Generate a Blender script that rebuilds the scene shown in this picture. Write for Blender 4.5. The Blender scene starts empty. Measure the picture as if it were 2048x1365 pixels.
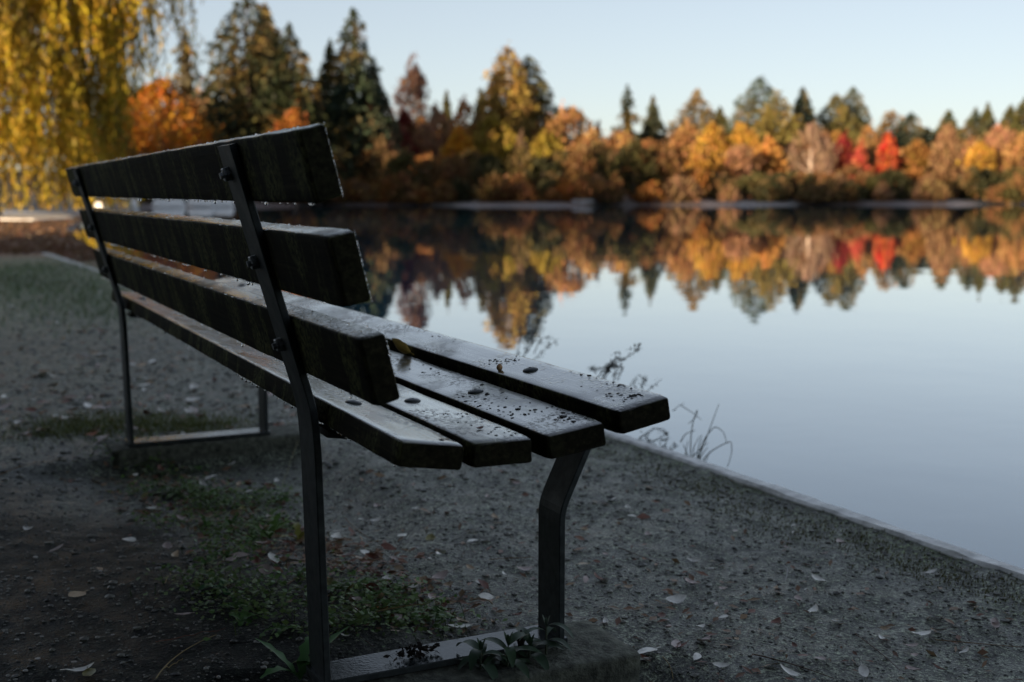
import bpy, bmesh, math
import numpy as np
from mathutils import Vector, Matrix

SC = bpy.context.scene
COL = SC.collection
rng = np.random.default_rng(7)

# ------------------------------------------------------------------ camera, sky, sun, exposure
# World frame: X = across the bench towards the lake, Y = along the bench, Z up, metres.
CAM = np.array([-0.4347, -1.4245, 0.80])
YAW = math.radians(-25.838)
PITCH = 0.123061
FPX = 2400.0                                   # focal length in pixels of the 2048 px wide photograph
cam_data = bpy.data.cameras.new('camera')
cam = bpy.data.objects.new('camera', cam_data)
COL.objects.link(cam)
cam.location = CAM
cam.rotation_euler = (math.pi / 2 - PITCH, 0, YAW)
cam_data.sensor_width = 36.0
cam_data.lens = FPX / 2048 * 36.0
cam_data.clip_start = 0.05
cam_data.clip_end = 3000
cam_data.dof.use_dof = True
cam_data.dof.focus_distance = 1.95
cam_data.dof.aperture_fstop = 3.9
SC.camera = cam

SUN_EL, SUN_AZ = math.radians(7.0), math.radians(245.0)     # azimuth clockwise from +Y
world = bpy.data.worlds.new('World')
SC.world = world
world.use_nodes = True
wn, wl = world.node_tree.nodes, world.node_tree.links
sky = wn.new('ShaderNodeTexSky')
sky.sky_type = 'NISHITA'
sky.sun_disc = False
sky.sun_elevation = SUN_EL
sky.sun_rotation = SUN_AZ
sky.air_density, sky.dust_density, sky.ozone_density = 0.75, 0.28, 2.2
hs = wn.new('ShaderNodeHueSaturation')
hs.inputs['Saturation'].default_value = 0.78
wl.new(sky.outputs[0], hs.inputs['Color'])
gam = wn.new('ShaderNodeGamma')                 # evens out the step from horizon to upper sky
gam.inputs['Gamma'].default_value = 0.62
wl.new(hs.outputs[0], gam.inputs['Color'])
tint = wn.new('ShaderNodeMix')
tint.data_type = 'RGBA'
tint.blend_type = 'MULTIPLY'
tint.inputs[0].default_value = 1.0
tint.inputs[7].default_value = (1.035, 0.965, 0.92, 1)
wl.new(gam.outputs[0], tint.inputs[6])
wl.new(tint.outputs[2], wn['Background'].inputs['Color'])
wn['Background'].inputs['Strength'].default_value = 0.125

sun_data = bpy.data.lights.new('sun', 'SUN')
sun_data.energy = 5.0
sun_data.angle = math.radians(0.6)
sun_data.color = (1.0, 0.76, 0.50)
sun = bpy.data.objects.new('sun', sun_data)
COL.objects.link(sun)
sd = Vector((math.sin(SUN_AZ) * math.cos(SUN_EL), math.cos(SUN_AZ) * math.cos(SUN_EL), math.sin(SUN_EL)))
sun.rotation_euler = sd.to_track_quat('Z', 'Y').to_euler()

SC.view_settings.view_transform = 'Standard'
SC.view_settings.look = 'None'
SC.view_settings.gamma = 1
SC.view_settings.use_curve_mapping = False
SC.view_settings.exposure = 1.5
SC.cycles.use_denoising = True
SC.cycles.denoiser = 'OPENIMAGEDENOISE'
SC.cycles.denoising_input_passes = 'RGB_ALBEDO_NORMAL'
SC.cycles.denoising_prefilter = 'ACCURATE'
SC.cycles.max_bounces = 6
SC.cycles.transmission_bounces = 4
SC.cycles.transparent_max_bounces = 8
SC.cycles.caustics_reflective = False
SC.cycles.caustics_refractive = False

# ------------------------------------------------------------------ helpers
FW = np.array([-math.sin(YAW), math.cos(YAW)])           # horizontal forward
RT = np.array([math.cos(YAW), math.sin(YAW)])            # horizontal right
CP, SP = math.cos(PITCH), math.sin(PITCH)


def ray(px, py):
    X, Y = (px - 1024) / FPX, -(py - 682.5) / FPX
    f = CP + Y * SP
    h = X * RT + f * FW
    return np.array([h[0], h[1], -SP + Y * CP]), f


def at_depth(px, py, D):
    d, f = ray(px, py)
    return CAM + d * (D / f)


def at_z(px, py, z):
    d, f = ray(px, py)
    return CAM + d * ((z - CAM[2]) / d[2])


def at_x(px, py, x):
    d, f = ray(px, py)
    return CAM + d * ((x - CAM[0]) / d[0])


def camframe(a, d):
    return CAM[:2] + a * RT + d * FW


def vnoise(x, y, seed=0):
    """value noise on a lattice, vectorised, 0..1"""
    xi, yi = np.floor(x).astype(np.int64), np.floor(y).astype(np.int64)
    xf, yf = x - xi, y - yi
    def h(a, b):
        n = (a * 374761393 + b * 668265263 + seed * 974634777) & 0xffffffff
        n = ((n ^ (n >> 13)) * 1274126177) & 0xffffffff
        return ((n ^ (n >> 16)) & 0xffff) / 65535.0
    u, v = xf * xf * (3 - 2 * xf), yf * yf * (3 - 2 * yf)
    return (h(xi, yi) * (1 - u) + h(xi + 1, yi) * u) * (1 - v) + (h(xi, yi + 1) * (1 - u) + h(xi + 1, yi + 1) * u) * v


def fbm(x, y, s, octaves=4, seed=0):
    r, a, t = 0, 1.0, 0
    for k in range(octaves):
        r = r + a * vnoise(x / s, y / s, seed + k)
        t += a
        a *= .5
        s *= .5
    return r / t


def sstep(a, b, x):
    t = np.clip((x - a) / (b - a), 0, 1)
    return t * t * (3 - 2 * t)


def tag(o, label=None, cat=None, group=None, kind=None):
    if label: o['label'] = label
    if cat: o['category'] = cat
    if group: o['group'] = group
    if kind: o['kind'] = kind
    return o


def link(name, me, parent=None, loc=None):
    o = bpy.data.objects.new(name, me)
    COL.objects.link(o)
    if parent is not None: o.parent = parent
    if loc is not None: o.location = loc
    return o


def empty(name, loc):
    o = bpy.data.objects.new(name, None)
    COL.objects.link(o)
    o.location = loc
    o.empty_display_size = .1
    return o


def np_mesh(name, verts, faces, mat, smooth=False):
    """faces: (n,k) array with k = 3 or 4"""
    verts = np.asarray(verts, np.float32)
    faces = np.asarray(faces, np.int32)
    k = faces.shape[1]
    me = bpy.data.meshes.new(name)
    me.vertices.add(len(verts))
    me.vertices.foreach_set('co', verts.ravel())
    me.loops.add(faces.size)
    me.loops.foreach_set('vertex_index', faces.ravel())
    me.polygons.add(len(faces))
    me.polygons.foreach_set('loop_start', np.arange(0, faces.size, k, dtype=np.int32))
    me.polygons.foreach_set('use_smooth', np.full(len(faces), smooth))
    me.update(calc_edges=True)
    if mat: me.materials.append(mat)
    return me


def join_parts(lst):
    V, F, n = [], [], 0
    for v, f in lst:
        V.append(v); F.append(np.asarray(f) + n); n += len(v)
    return np.concatenate(V), np.concatenate(F)


def tube(pts, rad, n=6, cap=True):
    """quads along a polyline; rad scalar or list"""
    pts = np.asarray(pts, float)
    m = len(pts)
    rad = np.full(m, rad) if np.isscalar(rad) else np.asarray(rad, float)
    tan = np.gradient(pts, axis=0)
    tan /= np.linalg.norm(tan, axis=1)[:, None] + 1e-12
    ref = np.array([0.0, 0, 1]) if abs(tan[:, 2]).mean() < .8 else np.array([1.0, 0.1, 0])
    V = []
    for i in range(m):
        a = np.cross(tan[i], ref); a /= np.linalg.norm(a) + 1e-12
        b = np.cross(tan[i], a)
        th = np.linspace(0, 2 * math.pi, n, endpoint=False)
        V.append(pts[i] + rad[i] * (np.cos(th)[:, None] * a + np.sin(th)[:, None] * b))
    V = np.concatenate(V)
    F = [[i * n + j, i * n + (j + 1) % n, (i + 1) * n + (j + 1) % n, (i + 1) * n + j] for i in range(m - 1) for j in range(n)]
    return V, np.array(F)


def unit(v):
    return v / (np.linalg.norm(v, axis=-1, keepdims=True) + 1e-9)


def cards(c, axis, ln, wd, r):
    """one leaf-like rhombus per centre"""
    N = len(c)
    a = unit(axis)
    b = unit(np.cross(a, r.normal(size=(N, 3))))
    ln = np.broadcast_to(ln, (N,))[:, None]
    wd = np.broadcast_to(wd, (N,))[:, None]
    V = np.stack([c - a * ln / 2, c + b * wd / 2, c + a * ln / 2, c - b * wd / 2], 1).reshape(-1, 3)
    F = np.arange(N * 4).reshape(N, 4)
    return V, F


# ------------------------------------------------------------------ materials
def new_mat(name):
    m = bpy.data.materials.new(name)
    m.use_nodes = True
    nt = m.node_tree
    return m, nt, nt.nodes['Principled BSDF']


def noise(nt, scale, detail=4, coord=None, rough=.55, dist=0):
    n = nt.nodes.new('ShaderNodeTexNoise')
    n.inputs['Scale'].default_value = scale
    n.inputs['Detail'].default_value = detail
    n.inputs['Roughness'].default_value = rough
    n.inputs['Distortion'].default_value = dist
    if coord is not None: nt.links.new(coord, n.inputs['Vector'])
    return n.outputs['Fac']


def objco(nt, scale=(1, 1, 1)):
    tc = nt.nodes.new('ShaderNodeTexCoord')
    mp = nt.nodes.new('ShaderNodeMapping')
    mp.inputs['Scale'].default_value = scale
    nt.links.new(tc.outputs['Object'], mp.inputs['Vector'])
    return mp.outputs[0]


def ramp(nt, fac, stops):
    r = nt.nodes.new('ShaderNodeValToRGB')
    e = r.color_ramp.elements
    while len(e) < len(stops): e.new(.5)
    for i, (p, c) in enumerate(stops):
        e[i].position = p
        e[i].color = (c, c, c, 1) if np.isscalar(c) else (*c, 1)
    nt.links.new(fac, r.inputs[0])
    return r.outputs[0]


def mixc(nt, fac, a, b, mode='MIX'):
    m = nt.nodes.new('ShaderNodeMix')
    m.data_type = 'RGBA'
    m.blend_type = mode
    for s, v in ((0, fac), (6, a), (7, b)):
        if hasattr(v, 'is_linked'): nt.links.new(v, m.inputs[s])
        elif s == 0: m.inputs[0].default_value = v
        else: m.inputs[s].default_value = (*v, 1)
    return m.outputs[2]


def math_(nt, op, a, b=0.0, clamp=False):
    m = nt.nodes.new('ShaderNodeMath')
    m.operation = op
    m.use_clamp = clamp
    for i, v in enumerate((a, b)):
        if hasattr(v, 'is_linked'): nt.links.new(v, m.inputs[i])
        else: m.inputs[i].default_value = v
    return m.outputs[0]


def bump(nt, height, strength, dist, prev=None):
    b = nt.nodes.new('ShaderNodeBump')
    b.inputs['Strength'].default_value = strength
    b.inputs['Distance'].default_value = dist
    nt.links.new(height, b.inputs['Height'])
    if prev is not None: nt.links.new(prev, b.inputs['Normal'])
    return b.outputs[0]


def foliage_mat(name, trans=.35, vary=.55, rough=.6, second=None, patch=(.45, .65), psc=.35):
    m, nt, p = new_mat(name)
    oi = nt.nodes.new('ShaderNodeObjectInfo')
    ge = nt.nodes.new('ShaderNodeNewGeometry')
    hsv = nt.nodes.new('ShaderNodeHueSaturation')
    nt.links.new(oi.outputs['Color'], hsv.inputs['Color'])
    rnd = ge.outputs['Random Per Island']
    big = noise(nt, .55, 3, ge.outputs['Position'])
    val = math_(nt, 'ADD', math_(nt, 'MULTIPLY', rnd, vary), math_(nt, 'MULTIPLY', big, 1.0))
    nt.links.new(math_(nt, 'ADD', val, .5 - vary / 2 * 1.0 + .0), hsv.inputs['Value'])
    hue = math_(nt, 'ADD', math_(nt, 'MULTIPLY', math_(nt, 'FRACT', math_(nt, 'MULTIPLY', rnd, 37.1)), .05), .475)
    nt.links.new(hue, hsv.inputs['Hue'])
    if second:                                              # patches of a second colour; painted sun and shade in needles and willow
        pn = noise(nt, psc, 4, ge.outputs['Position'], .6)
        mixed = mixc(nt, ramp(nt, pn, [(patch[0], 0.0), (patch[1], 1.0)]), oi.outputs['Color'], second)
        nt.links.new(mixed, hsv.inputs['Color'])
    nt.links.new(hsv.outputs[0], p.inputs['Base Color'])
    p.inputs['Roughness'].default_value = rough
    p.inputs['Specular IOR Level'].default_value = .2
    if trans:
        t = nt.nodes.new('ShaderNodeBsdfTranslucent')
        nt.links.new(hsv.outputs[0], t.inputs['Color'])
        mx = nt.nodes.new('ShaderNodeMixShader')
        mx.inputs[0].default_value = trans
        nt.links.new(p.outputs[0], mx.inputs[1])
        nt.links.new(t.outputs[0], mx.inputs[2])
        nt.links.new(mx.outputs[0], nt.nodes['Material Output'].inputs['Surface'])
    return m


M_LEAF = foliage_mat('autumn_foliage', second=(.19, .105, .042), patch=(.52, .72), psc=.5)
M_NEEDLE = foliage_mat('conifer_needles', trans=.06, vary=.7, second=(.17, .11, .035), patch=(.50, .68))  # golden patches paint sunlit sprays onto the dark crowns
M_WILLOW = foliage_mat('willow_foliage', trans=.3, vary=.6, second=(.12, .092, .016), patch=(.44, .60), psc=.55)  # olive patches paint shade into the sunlit yellow
M_PLANT = foliage_mat('weed_leaves', trans=.2, vary=.5, rough=.4)


def bark_mat(name, col):
    m, nt, p = new_mat(name)
    co = objco(nt, (6, 6, 1))
    f = noise(nt, 2.0, 5, co)
    c = ramp(nt, f, [(.3, tuple(.5 * x for x in col)), (.7, tuple(1.3 * x for x in col))])
    nt.links.new(c, p.inputs['Base Color'])
    p.inputs['Roughness'].default_value = .85
    return m


M_BARK = bark_mat('dark_bark', (.07, .05, .04))
M_BARK_PALE = bark_mat('pale_bark', (.42, .33, .27))


def wood_mat(name, mossy):
    m, nt, p = new_mat(name)
    co = objco(nt, (38, 1.6, 38))
    grain = noise(nt, 3.0, 7, co, .65, .6)
    fine = noise(nt, 9.0, 4, objco(nt, (40, 3, 40)), .6)
    co1 = objco(nt, (1, 1, 1))
    base = ramp(nt, grain, [(.3, (.005, .005, .0035)), (.55, (.017, .0155, .009)), (.75, (.042, .036, .020))])
    # lichen and moss in their own patches, streaked across the boards
    lich = noise(nt, 9.0, 6, objco(nt, (1.0, 1.5, .55)), .65, .4)
    spots = noise(nt, 130.0, 3, co1, .6)
    g0 = nt.nodes.new('ShaderNodeNewGeometry')
    s0 = nt.nodes.new('ShaderNodeSeparateXYZ')
    nt.links.new(g0.outputs['Normal'], s0.inputs[0])
    endf = ramp(nt, math_(nt, 'ABSOLUTE', s0.outputs['Y']), [(.5, 1.0), (.8, .15)])      # sawn ends grow little
    lmask = math_(nt, 'MULTIPLY', ramp(nt, lich, [(.47, 0.0), (.62, 1.0)]), ramp(nt, spots, [(.38, 0.0), (.6, 1.0)]))
    base = mixc(nt, math_(nt, 'MULTIPLY', math_(nt, 'MULTIPLY', lmask, .75), endf), base, (.17, .18, .075))
    ge = nt.nodes.new('ShaderNodeNewGeometry')
    sx = nt.nodes.new('ShaderNodeSeparateXYZ')
    nt.links.new(ge.outputs['Normal'], sx.inputs[0])
    up = ramp(nt, sx.outputs['Z'], [(.55, 0.0), (.85, 1.0)])
    if mossy:
        mo = noise(nt, 11.0, 6, objco(nt, (1, .5, 1)), .7)
        mm = math_(nt, 'MULTIPLY', math_(nt, 'MULTIPLY', ramp(nt, mo, [(.40, 0.0), (.62, 1.0)]), up), .8)
        base = mixc(nt, mm, base, (.10, .105, .045))
    nt.links.new(base, p.inputs['Base Color'])
    patch = noise(nt, 7.0, 5, objco(nt, (1.3, .7, 1)), .6, .5)
    wet = math_(nt, 'MULTIPLY', ramp(nt, patch, [(.38, .35), (.58, 1.0)]), up)
    r = ramp(nt, wet, [(0.0, .75), (.5, .36), (1.0, .17)])
    nt.links.new(r, p.inputs['Roughness'])
    nt.links.new(ramp(nt, up, [(0.0, .05), (1.0, .9)]), p.inputs['Specular IOR Level'])
    nt.links.new(math_(nt, 'MULTIPLY', ramp(nt, patch, [(.34, .2 if mossy else .55), (.52, .5 if mossy else 1.0)]), up), p.inputs['Coat Weight'])
    p.inputs['Coat IOR'].default_value = 1.6 if mossy else 1.85
    p.inputs['Coat Roughness'].default_value = .12
    # water beads: small cells standing proud where a second patch noise says so
    vo = nt.nodes.new('ShaderNodeTexVoronoi')
    vo.inputs['Scale'].default_value = 150
    nt.links.new(objco(nt, (1, .8, 1)), vo.inputs['Vector'])
    bead = ramp(nt, vo.outputs['Distance'], [(0.0, 1.0), (.34, .55), (.5, 0.0)])
    bp = noise(nt, 9.0, 4, objco(nt, (1.2, .8, 1)), .6)
    bead = math_(nt, 'MULTIPLY', math_(nt, 'MULTIPLY', bead, ramp(nt, bp, [(.47, 0.0), (.60, 1.0)])), up)
    n1 = bump(nt, grain, .35, .0022)
    n1 = bump(nt, fine, .3, .0010, n1)
    n2 = bump(nt, bead, .5, .0022, n1)
    nt.links.new(n2, p.inputs['Normal'])
    nt.links.new(bump(nt, bead, .5, .0022, bump(nt, grain, .30, .0016)), p.inputs['Coat Normal'])
    return m


M_WOOD = wood_mat('wet_dark_timber', 0)
M_WOOD_BACK = wood_mat('wet_mossy_timber', 1)


def steel_mat():
    m, nt, p = new_mat('dark_painted_steel')
    co = objco(nt)
    f = noise(nt, 60, 5, co)
    nt.links.new(ramp(nt, f, [(.35, (.016, .021, .022)), (.7, (.040, .048, .049))]), p.inputs['Base Color'])
    p.inputs['Metallic'].default_value = .0
    ge = nt.nodes.new('ShaderNodeNewGeometry')
    sx = nt.nodes.new('ShaderNodeSeparateXYZ')
    nt.links.new(ge.outputs['Normal'], sx.inputs[0])
    up = ramp(nt, sx.outputs['Z'], [(.6, 0.0), (.9, 1.0)])          # water stands on level faces
    nt.links.new(math_(nt, 'SUBTRACT', ramp(nt, noise(nt, 18, 4, co), [(.35, .50), (.7, .68)]), math_(nt, 'MULTIPLY', up, .40)), p.inputs['Roughness'])
    nt.links.new(ramp(nt, up, [(0.0, .3), (1.0, .55)]), p.inputs['Specular IOR Level'])
    nt.links.new(bump(nt, noise(nt, 170, 3, co), .25, .0012), p.inputs['Normal'])
    return m


M_STEEL = steel_mat()


def nut_mat():
    m, nt, p = new_mat('galvanised_bolt')
    nt.links.new(ramp(nt, noise(nt, 150, 4, objco(nt)), [(.35, (.14, .15, .16)), (.7, (.42, .44, .46))]), p.inputs['Base Color'])
    p.inputs['Metallic'].default_value = .5
    p.inputs['Roughness'].default_value = .4
    return m


M_NUT = nut_mat()


def simple(name, col, rough=.7, sc=40, var=.35, bs=.3, bd=.002, spec=.4):
    m, nt, p = new_mat(name)
    co = objco(nt)
    f = noise(nt, sc, 6, co)
    nt.links.new(ramp(nt, f, [(.3, tuple(c * (1 - var) for c in col)), (.7, tuple(c * (1 + var) for c in col))]), p.inputs['Base Color'])
    p.inputs['Roughness'].default_value = rough
    p.inputs['Specular IOR Level'].default_value = spec
    nt.links.new(bump(nt, noise(nt, sc * 3, 4, co), bs, bd), p.inputs['Normal'])
    return m


M_CONC = simple('damp_mossy_concrete', (.085, .090, .070), .8, 45, .75, .9, .006)
M_KERB = simple('pale_worn_kerb', (.72, .72, .70), .6, 25, .35, .5, .003)
M_SPECK = simple('dark_plant_debris', (.010, .008, .006), .8)


def stone_mat():
    m, nt, p = new_mat('gravel_stone')
    ge = nt.nodes.new('ShaderNodeNewGeometry')
    c = ramp(nt, ge.outputs['Random Per Island'], [(0.0, (.025, .025, .024)), (.5, (.085, .086, .068)), (.85, (.15, .148, .125)), (1.0, (.30, .29, .27))])
    nt.links.new(c, p.inputs['Base Color'])
    p.inputs['Roughness'].default_value = .42
    return m


M_STONE = stone_mat()
M_BLOCK = simple('pale_block', (.80, .78, .76), .7, 3, .15)
M_RUST = simple('rotten_bark_chip', (.012, .007, .005), .85)
M_NUTSHELL = simple('tan_nutshell', (.42, .24, .11), .45)


def drop_mat():
    m, nt, p = new_mat('water_drop')
    p.inputs['Base Color'].default_value = (1, 1, 1, 1)
    p.inputs['Roughness'].default_value = .02
    p.inputs['IOR'].default_value = 1.33
    p.inputs['Transmission Weight'].default_value = 1
    return m


M_DROP = drop_mat()


def leaf_litter_mat():
    m, nt, p = new_mat('fallen_leaf')
    oi = nt.nodes.new('ShaderNodeObjectInfo')
    co = objco(nt)
    f = noise(nt, 90, 5, co)
    c = mixc(nt, ramp(nt, f, [(.50, 0.0), (.8, .5)]), oi.outputs['Color'], (.06, .035, .025))
    nt.links.new(c, p.inputs['Base Color'])
    nt.links.new(ramp(nt, noise(nt, 50, 3, co), [(.3, .3), (.7, .6)]), p.inputs['Roughness'])
    nt.links.new(bump(nt, noise(nt, 160, 4, co), .4, .0015), p.inputs['Normal'])
    return m


M_LITTER = leaf_litter_mat()


def twig_mat():
    m, nt, p = new_mat('dry_stem')
    oi = nt.nodes.new('ShaderNodeObjectInfo')
    nt.links.new(oi.outputs['Color'], p.inputs['Base Color'])
    p.inputs['Roughness'].default_value = .6
    return m


M_TWIG = twig_mat()


def ground_mat():
    m, nt, p = new_mat('damp_ground')
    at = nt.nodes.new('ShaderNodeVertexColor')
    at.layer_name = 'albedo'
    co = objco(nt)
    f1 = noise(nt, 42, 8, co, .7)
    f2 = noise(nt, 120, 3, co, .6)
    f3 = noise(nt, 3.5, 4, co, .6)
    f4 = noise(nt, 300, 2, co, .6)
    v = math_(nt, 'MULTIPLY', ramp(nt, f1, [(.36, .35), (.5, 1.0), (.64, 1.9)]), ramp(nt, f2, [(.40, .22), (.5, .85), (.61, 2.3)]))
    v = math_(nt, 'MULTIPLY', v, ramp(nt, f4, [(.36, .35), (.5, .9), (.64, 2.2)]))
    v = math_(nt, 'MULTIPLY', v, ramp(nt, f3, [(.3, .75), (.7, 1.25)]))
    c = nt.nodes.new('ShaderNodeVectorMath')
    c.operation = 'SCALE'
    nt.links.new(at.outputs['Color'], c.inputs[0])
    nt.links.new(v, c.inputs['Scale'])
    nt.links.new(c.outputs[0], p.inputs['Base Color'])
    nt.links.new(ramp(nt, noise(nt, 14, 5, co), [(.35, .34), (.65, .62)]), p.inputs['Roughness'])
    lum = nt.nodes.new('ShaderNodeRGBToBW')
    nt.links.new(at.outputs['Color'], lum.inputs[0])
    nt.links.new(ramp(nt, lum.outputs[0], [(.012, .10), (.06, .6)]), p.inputs['Specular IOR Level'])      # open soil drinks the water, packed gravel holds a film
    n1 = bump(nt, f1, .7, .008)
    n2 = bump(nt, f2, .9, .005, n1)
    n2 = bump(nt, f4, .7, .0022, n2)
    nt.links.new(n2, p.inputs['Normal'])
    return m


M_GROUND = ground_mat()


def water_mat():
    m, nt, p = new_mat('still_lake_water')
    p.inputs['Base Color'].default_value = (.010, .100, .175, 1)
    p.inputs['Roughness'].default_value = .015
    p.inputs['IOR'].default_value = 1.62
    p.inputs['Coat Weight'].default_value = .75
    p.inputs['Coat IOR'].default_value = 1.45
    p.inputs['Coat Roughness'].default_value = .015
    co = objco(nt, (1, 1, 1))
    n1 = noise(nt, .9, 3, co, .5)
    n2 = noise(nt, 5.0, 2, co, .5)
    b = bump(nt, n1, .03, .08)
    b = bump(nt, n2, .025, .010, b)
    nt.links.new(b, p.inputs['Normal'])
    nt.links.new(b, p.inputs['Coat Normal'])
    return m


M_WATER = water_mat()

# ------------------------------------------------------------------ terrain
WATER_Z = -0.12
KY = np.array([-60, 0.0, 2.0, 5.0, 8.0, 11.3, 15.0, 15.8])
KX = np.array([1.62, 1.57, 1.545, 1.44, 1.29, 1.10, .94, .88])


def kerb_x(y):
    return np.interp(y, KY, KX)


def az_of(px):
    return math.degrees(math.atan((px - 1024) / FPX))


AZF = np.array([az_of(p) for p in (120, 137, 150, 175, 230, 300, 400, 500, 700, 1100, 1500, 2048)] + [40, 60, 90, 180])
RF = np.array([0, 29, 31.5, 42, 66, 75, 78, 81, 87, 82, 90, 100] + [110, 120, 120, 120], float)
AZN = np.array([-30] + [az_of(p) for p in (137, 155, 170, 200, 260, 330, 420, 480)] + [180])
RN = np.array([28, 28, 24, 21.5, 17.8, 12.6, 9.5, 6.5, 0, 0], float)


def water_s(x, y):
    """>0 inside the lake, roughly metres from its shore"""
    dx, dy = x - CAM[0], y - CAM[1]
    a, d = dx * RT[0] + dy * RT[1], dx * FW[0] + dy * FW[1]
    az, r = np.degrees(np.arctan2(a, d)), np.hypot(a, d)
    jig = (fbm(x, y, 6.0, 3, 5) - .5)
    rf = np.interp(az, AZF, RF)
    s = np.minimum(x - kerb_x(y) - .30 - .12 * (fbm(x, y, .5, 3, 9) - .5), rf + jig * .9 * np.clip(r / 40, 0, 2) - r)
    s = np.minimum(s, (r - np.interp(az, AZN, RN)) * .6 + jig * .3)
    return s, az, r


def ground_z(x, y):
    x, y = np.asarray(x, float), np.asarray(y, float)
    s, az, r = water_s(x, y)
    q = np.maximum(-s, 0)
    beyond = sstep(0, .08, x - kerb_x(y))
    shore = -.12 + np.minimum(q * .16, .14)
    h = beyond * shore + (1 - beyond) * .0
    h = np.where(r > 17, np.minimum(-.12 + q * .16, .0), h)
    far = sstep(55, 75, r)
    h = h + far * (.10 * sstep(0, 3, q) + .4 * sstep(4, 16, q) + 2.2 * sstep(14, 120, q))
    h = np.where(s > 0, -.12 - np.minimum(s * .5, .7), h)
    # worn, trodden relief on the near ground
    near = sstep(14, 4, r)
    lump = (fbm(x, y, .22, 4, 1) - .5) * .018 + (fbm(x, y, .045, 3, 2) - .5) * .011
    h = h + lump * near * np.where(s > 0, .2, 1)
    h = h + .010 * sstep(.12, .02, kerb_x(y) - x) * sstep(-.02, .0, kerb_x(y) - x) * near
    # hollow scoured beside the two footings
    h = h - .085 * sstep(.30, .20, y) * sstep(-1.2, -.2, y) * sstep(.74, .55, x) * sstep(-.6, .0, x)
    h = h - .050 * sstep(2.34, 2.26, y) * sstep(.9, 1.6, y) * sstep(.72, .5, x) * sstep(-.5, .1, x)
    h = h + .02 * sstep(.5, .2, x) * sstep(-.5, .0, x) * sstep(.42, .5, y) * sstep(2.0, 1.4, y)
    return h


def ground_albedo(x, y):
    s, az, r = water_s(x, y)
    n1, n2 = fbm(x, y, .6, 4, 21), fbm(x, y, .12, 3, 22)
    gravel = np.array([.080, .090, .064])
    soil = np.array([.0085, .0100, .0076])  # dark soil, its tone lowered further to hold the lower-left shade
    moss = np.array([.045, .060, .024])
    bank = np.array([.150, .075, .040])
    floor = np.array([.055, .040, .022])
    beach = np.array([.135, .105, .098])
    c = np.tile(gravel, (len(x), 1)) * (.75 + .5 * n1)[:, None]
    def put(w, col):
        nonlocal c
        w = np.clip(w, 0, 1)[:, None]
        c = c * (1 - w) + w * col
    edge = (n1 - .5) * .7 + (n2 - .5) * .3
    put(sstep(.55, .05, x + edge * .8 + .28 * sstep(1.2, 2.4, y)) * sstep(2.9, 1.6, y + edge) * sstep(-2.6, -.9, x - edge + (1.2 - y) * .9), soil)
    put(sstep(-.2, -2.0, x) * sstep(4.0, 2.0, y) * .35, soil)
    # moss beside the kerb, and the frosty grass verge up the shore
    put(sstep(.34, .10, kerb_x(y) - x + edge * .5) * sstep(.38, .55, n1) * .9, moss * 1.1)
    verge = sstep(4.8, 7.5, y) * sstep(17, 14.5, y) * sstep(-2.6, -1.4, x + edge * 1.5)
    put(verge * .85, np.array([.13, .15, .095]))
    out = sstep(0, .05, x - kerb_x(y))
    put(out, bank * (.6 + .8 * n1)[:, None])
    put(sstep(15.5, 17.0, r) * sstep(-.5, 0, -s), bank * (.6 + .8 * n1)[:, None])
    put(sstep(.5, .0, -s) * out, np.array([.05, .045, .04]))
    far = sstep(40, 60, r)
    put(far, floor * (.6 + .8 * n1)[:, None])
    put(far * sstep(9, 5, -s) * sstep(0, .4, -s), beach * (.6 + .8 * fbm(x, y, 3, 3, 31))[:, None])
    put((s > -.05).astype(float), np.array([.02, .022, .02]))
    return c


azs = np.concatenate([np.arange(-180, -34, 4.0), np.arange(-34, 34, .21), np.arange(34, 180, 4.0)])
rs = np.concatenate([[.02], np.geomspace(.45, 70, 560), np.geomspace(72, 1600, 40)])
A, R = np.meshgrid(np.radians(azs) - YAW, rs, indexing='ij')      # bearing measured from +Y clockwise
gx, gy = CAM[0] + np.sin(A) * R, CAM[1] + np.cos(A) * R
gz = ground_z(gx.ravel(), gy.ravel())
na, nr = len(azs), len(rs)
ii, jj = np.meshgrid(np.arange(na), np.arange(nr - 1), indexing='ij')
i2 = (ii + 1) % na
F = np.stack([ii * nr + jj, i2 * nr + jj, i2 * nr + jj + 1, ii * nr + jj + 1], -1).reshape(-1, 4)[:, ::-1]
me = np_mesh('ground', np.stack([gx.ravel(), gy.ravel(), gz], 1), F, M_GROUND, True)
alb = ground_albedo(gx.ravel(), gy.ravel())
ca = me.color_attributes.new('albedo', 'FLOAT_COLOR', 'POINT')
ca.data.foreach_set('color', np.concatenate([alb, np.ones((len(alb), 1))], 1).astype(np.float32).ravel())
tag(link('ground', me), kind='structure')

me = np_mesh('lake', [(-200, -300, WATER_Z), (400, -300, WATER_Z), (400, 400, WATER_Z), (-200, 400, WATER_Z)], [(0, 1, 2, 3)], M_WATER)
tag(link('lake', me), kind='structure')

# pale path on the bank past the willow
pl = [at_z(x, y, .02)[:2] for x, y in ((-420, 444), (-150, 440), (0, 439), (70, 440), (150, 436), (128, 429), (60, 424), (0, 421), (-150, 418), (-420, 414))]
V = [(p[0], p[1], .03) for p in pl] + [(p[0], p[1], -.3) for p in pl]
bm = bmesh.new()
vs = [bm.verts.new(v) for v in V]
n = len(pl)
bm.faces.new(vs[:n])
for i in range(n): bm.faces.new((vs[i], vs[n + i], vs[n + (i + 1) % n], vs[(i + 1) % n]))
bmesh.ops.recalc_face_normals(bm, faces=bm.faces)
me = bpy.data.meshes.new('path'); bm.to_mesh(me); bm.free()
me.materials.append(simple('pale_path', (.72, .69, .65), .8, 3, .2))
tag(link('path', me), kind='structure')

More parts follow.
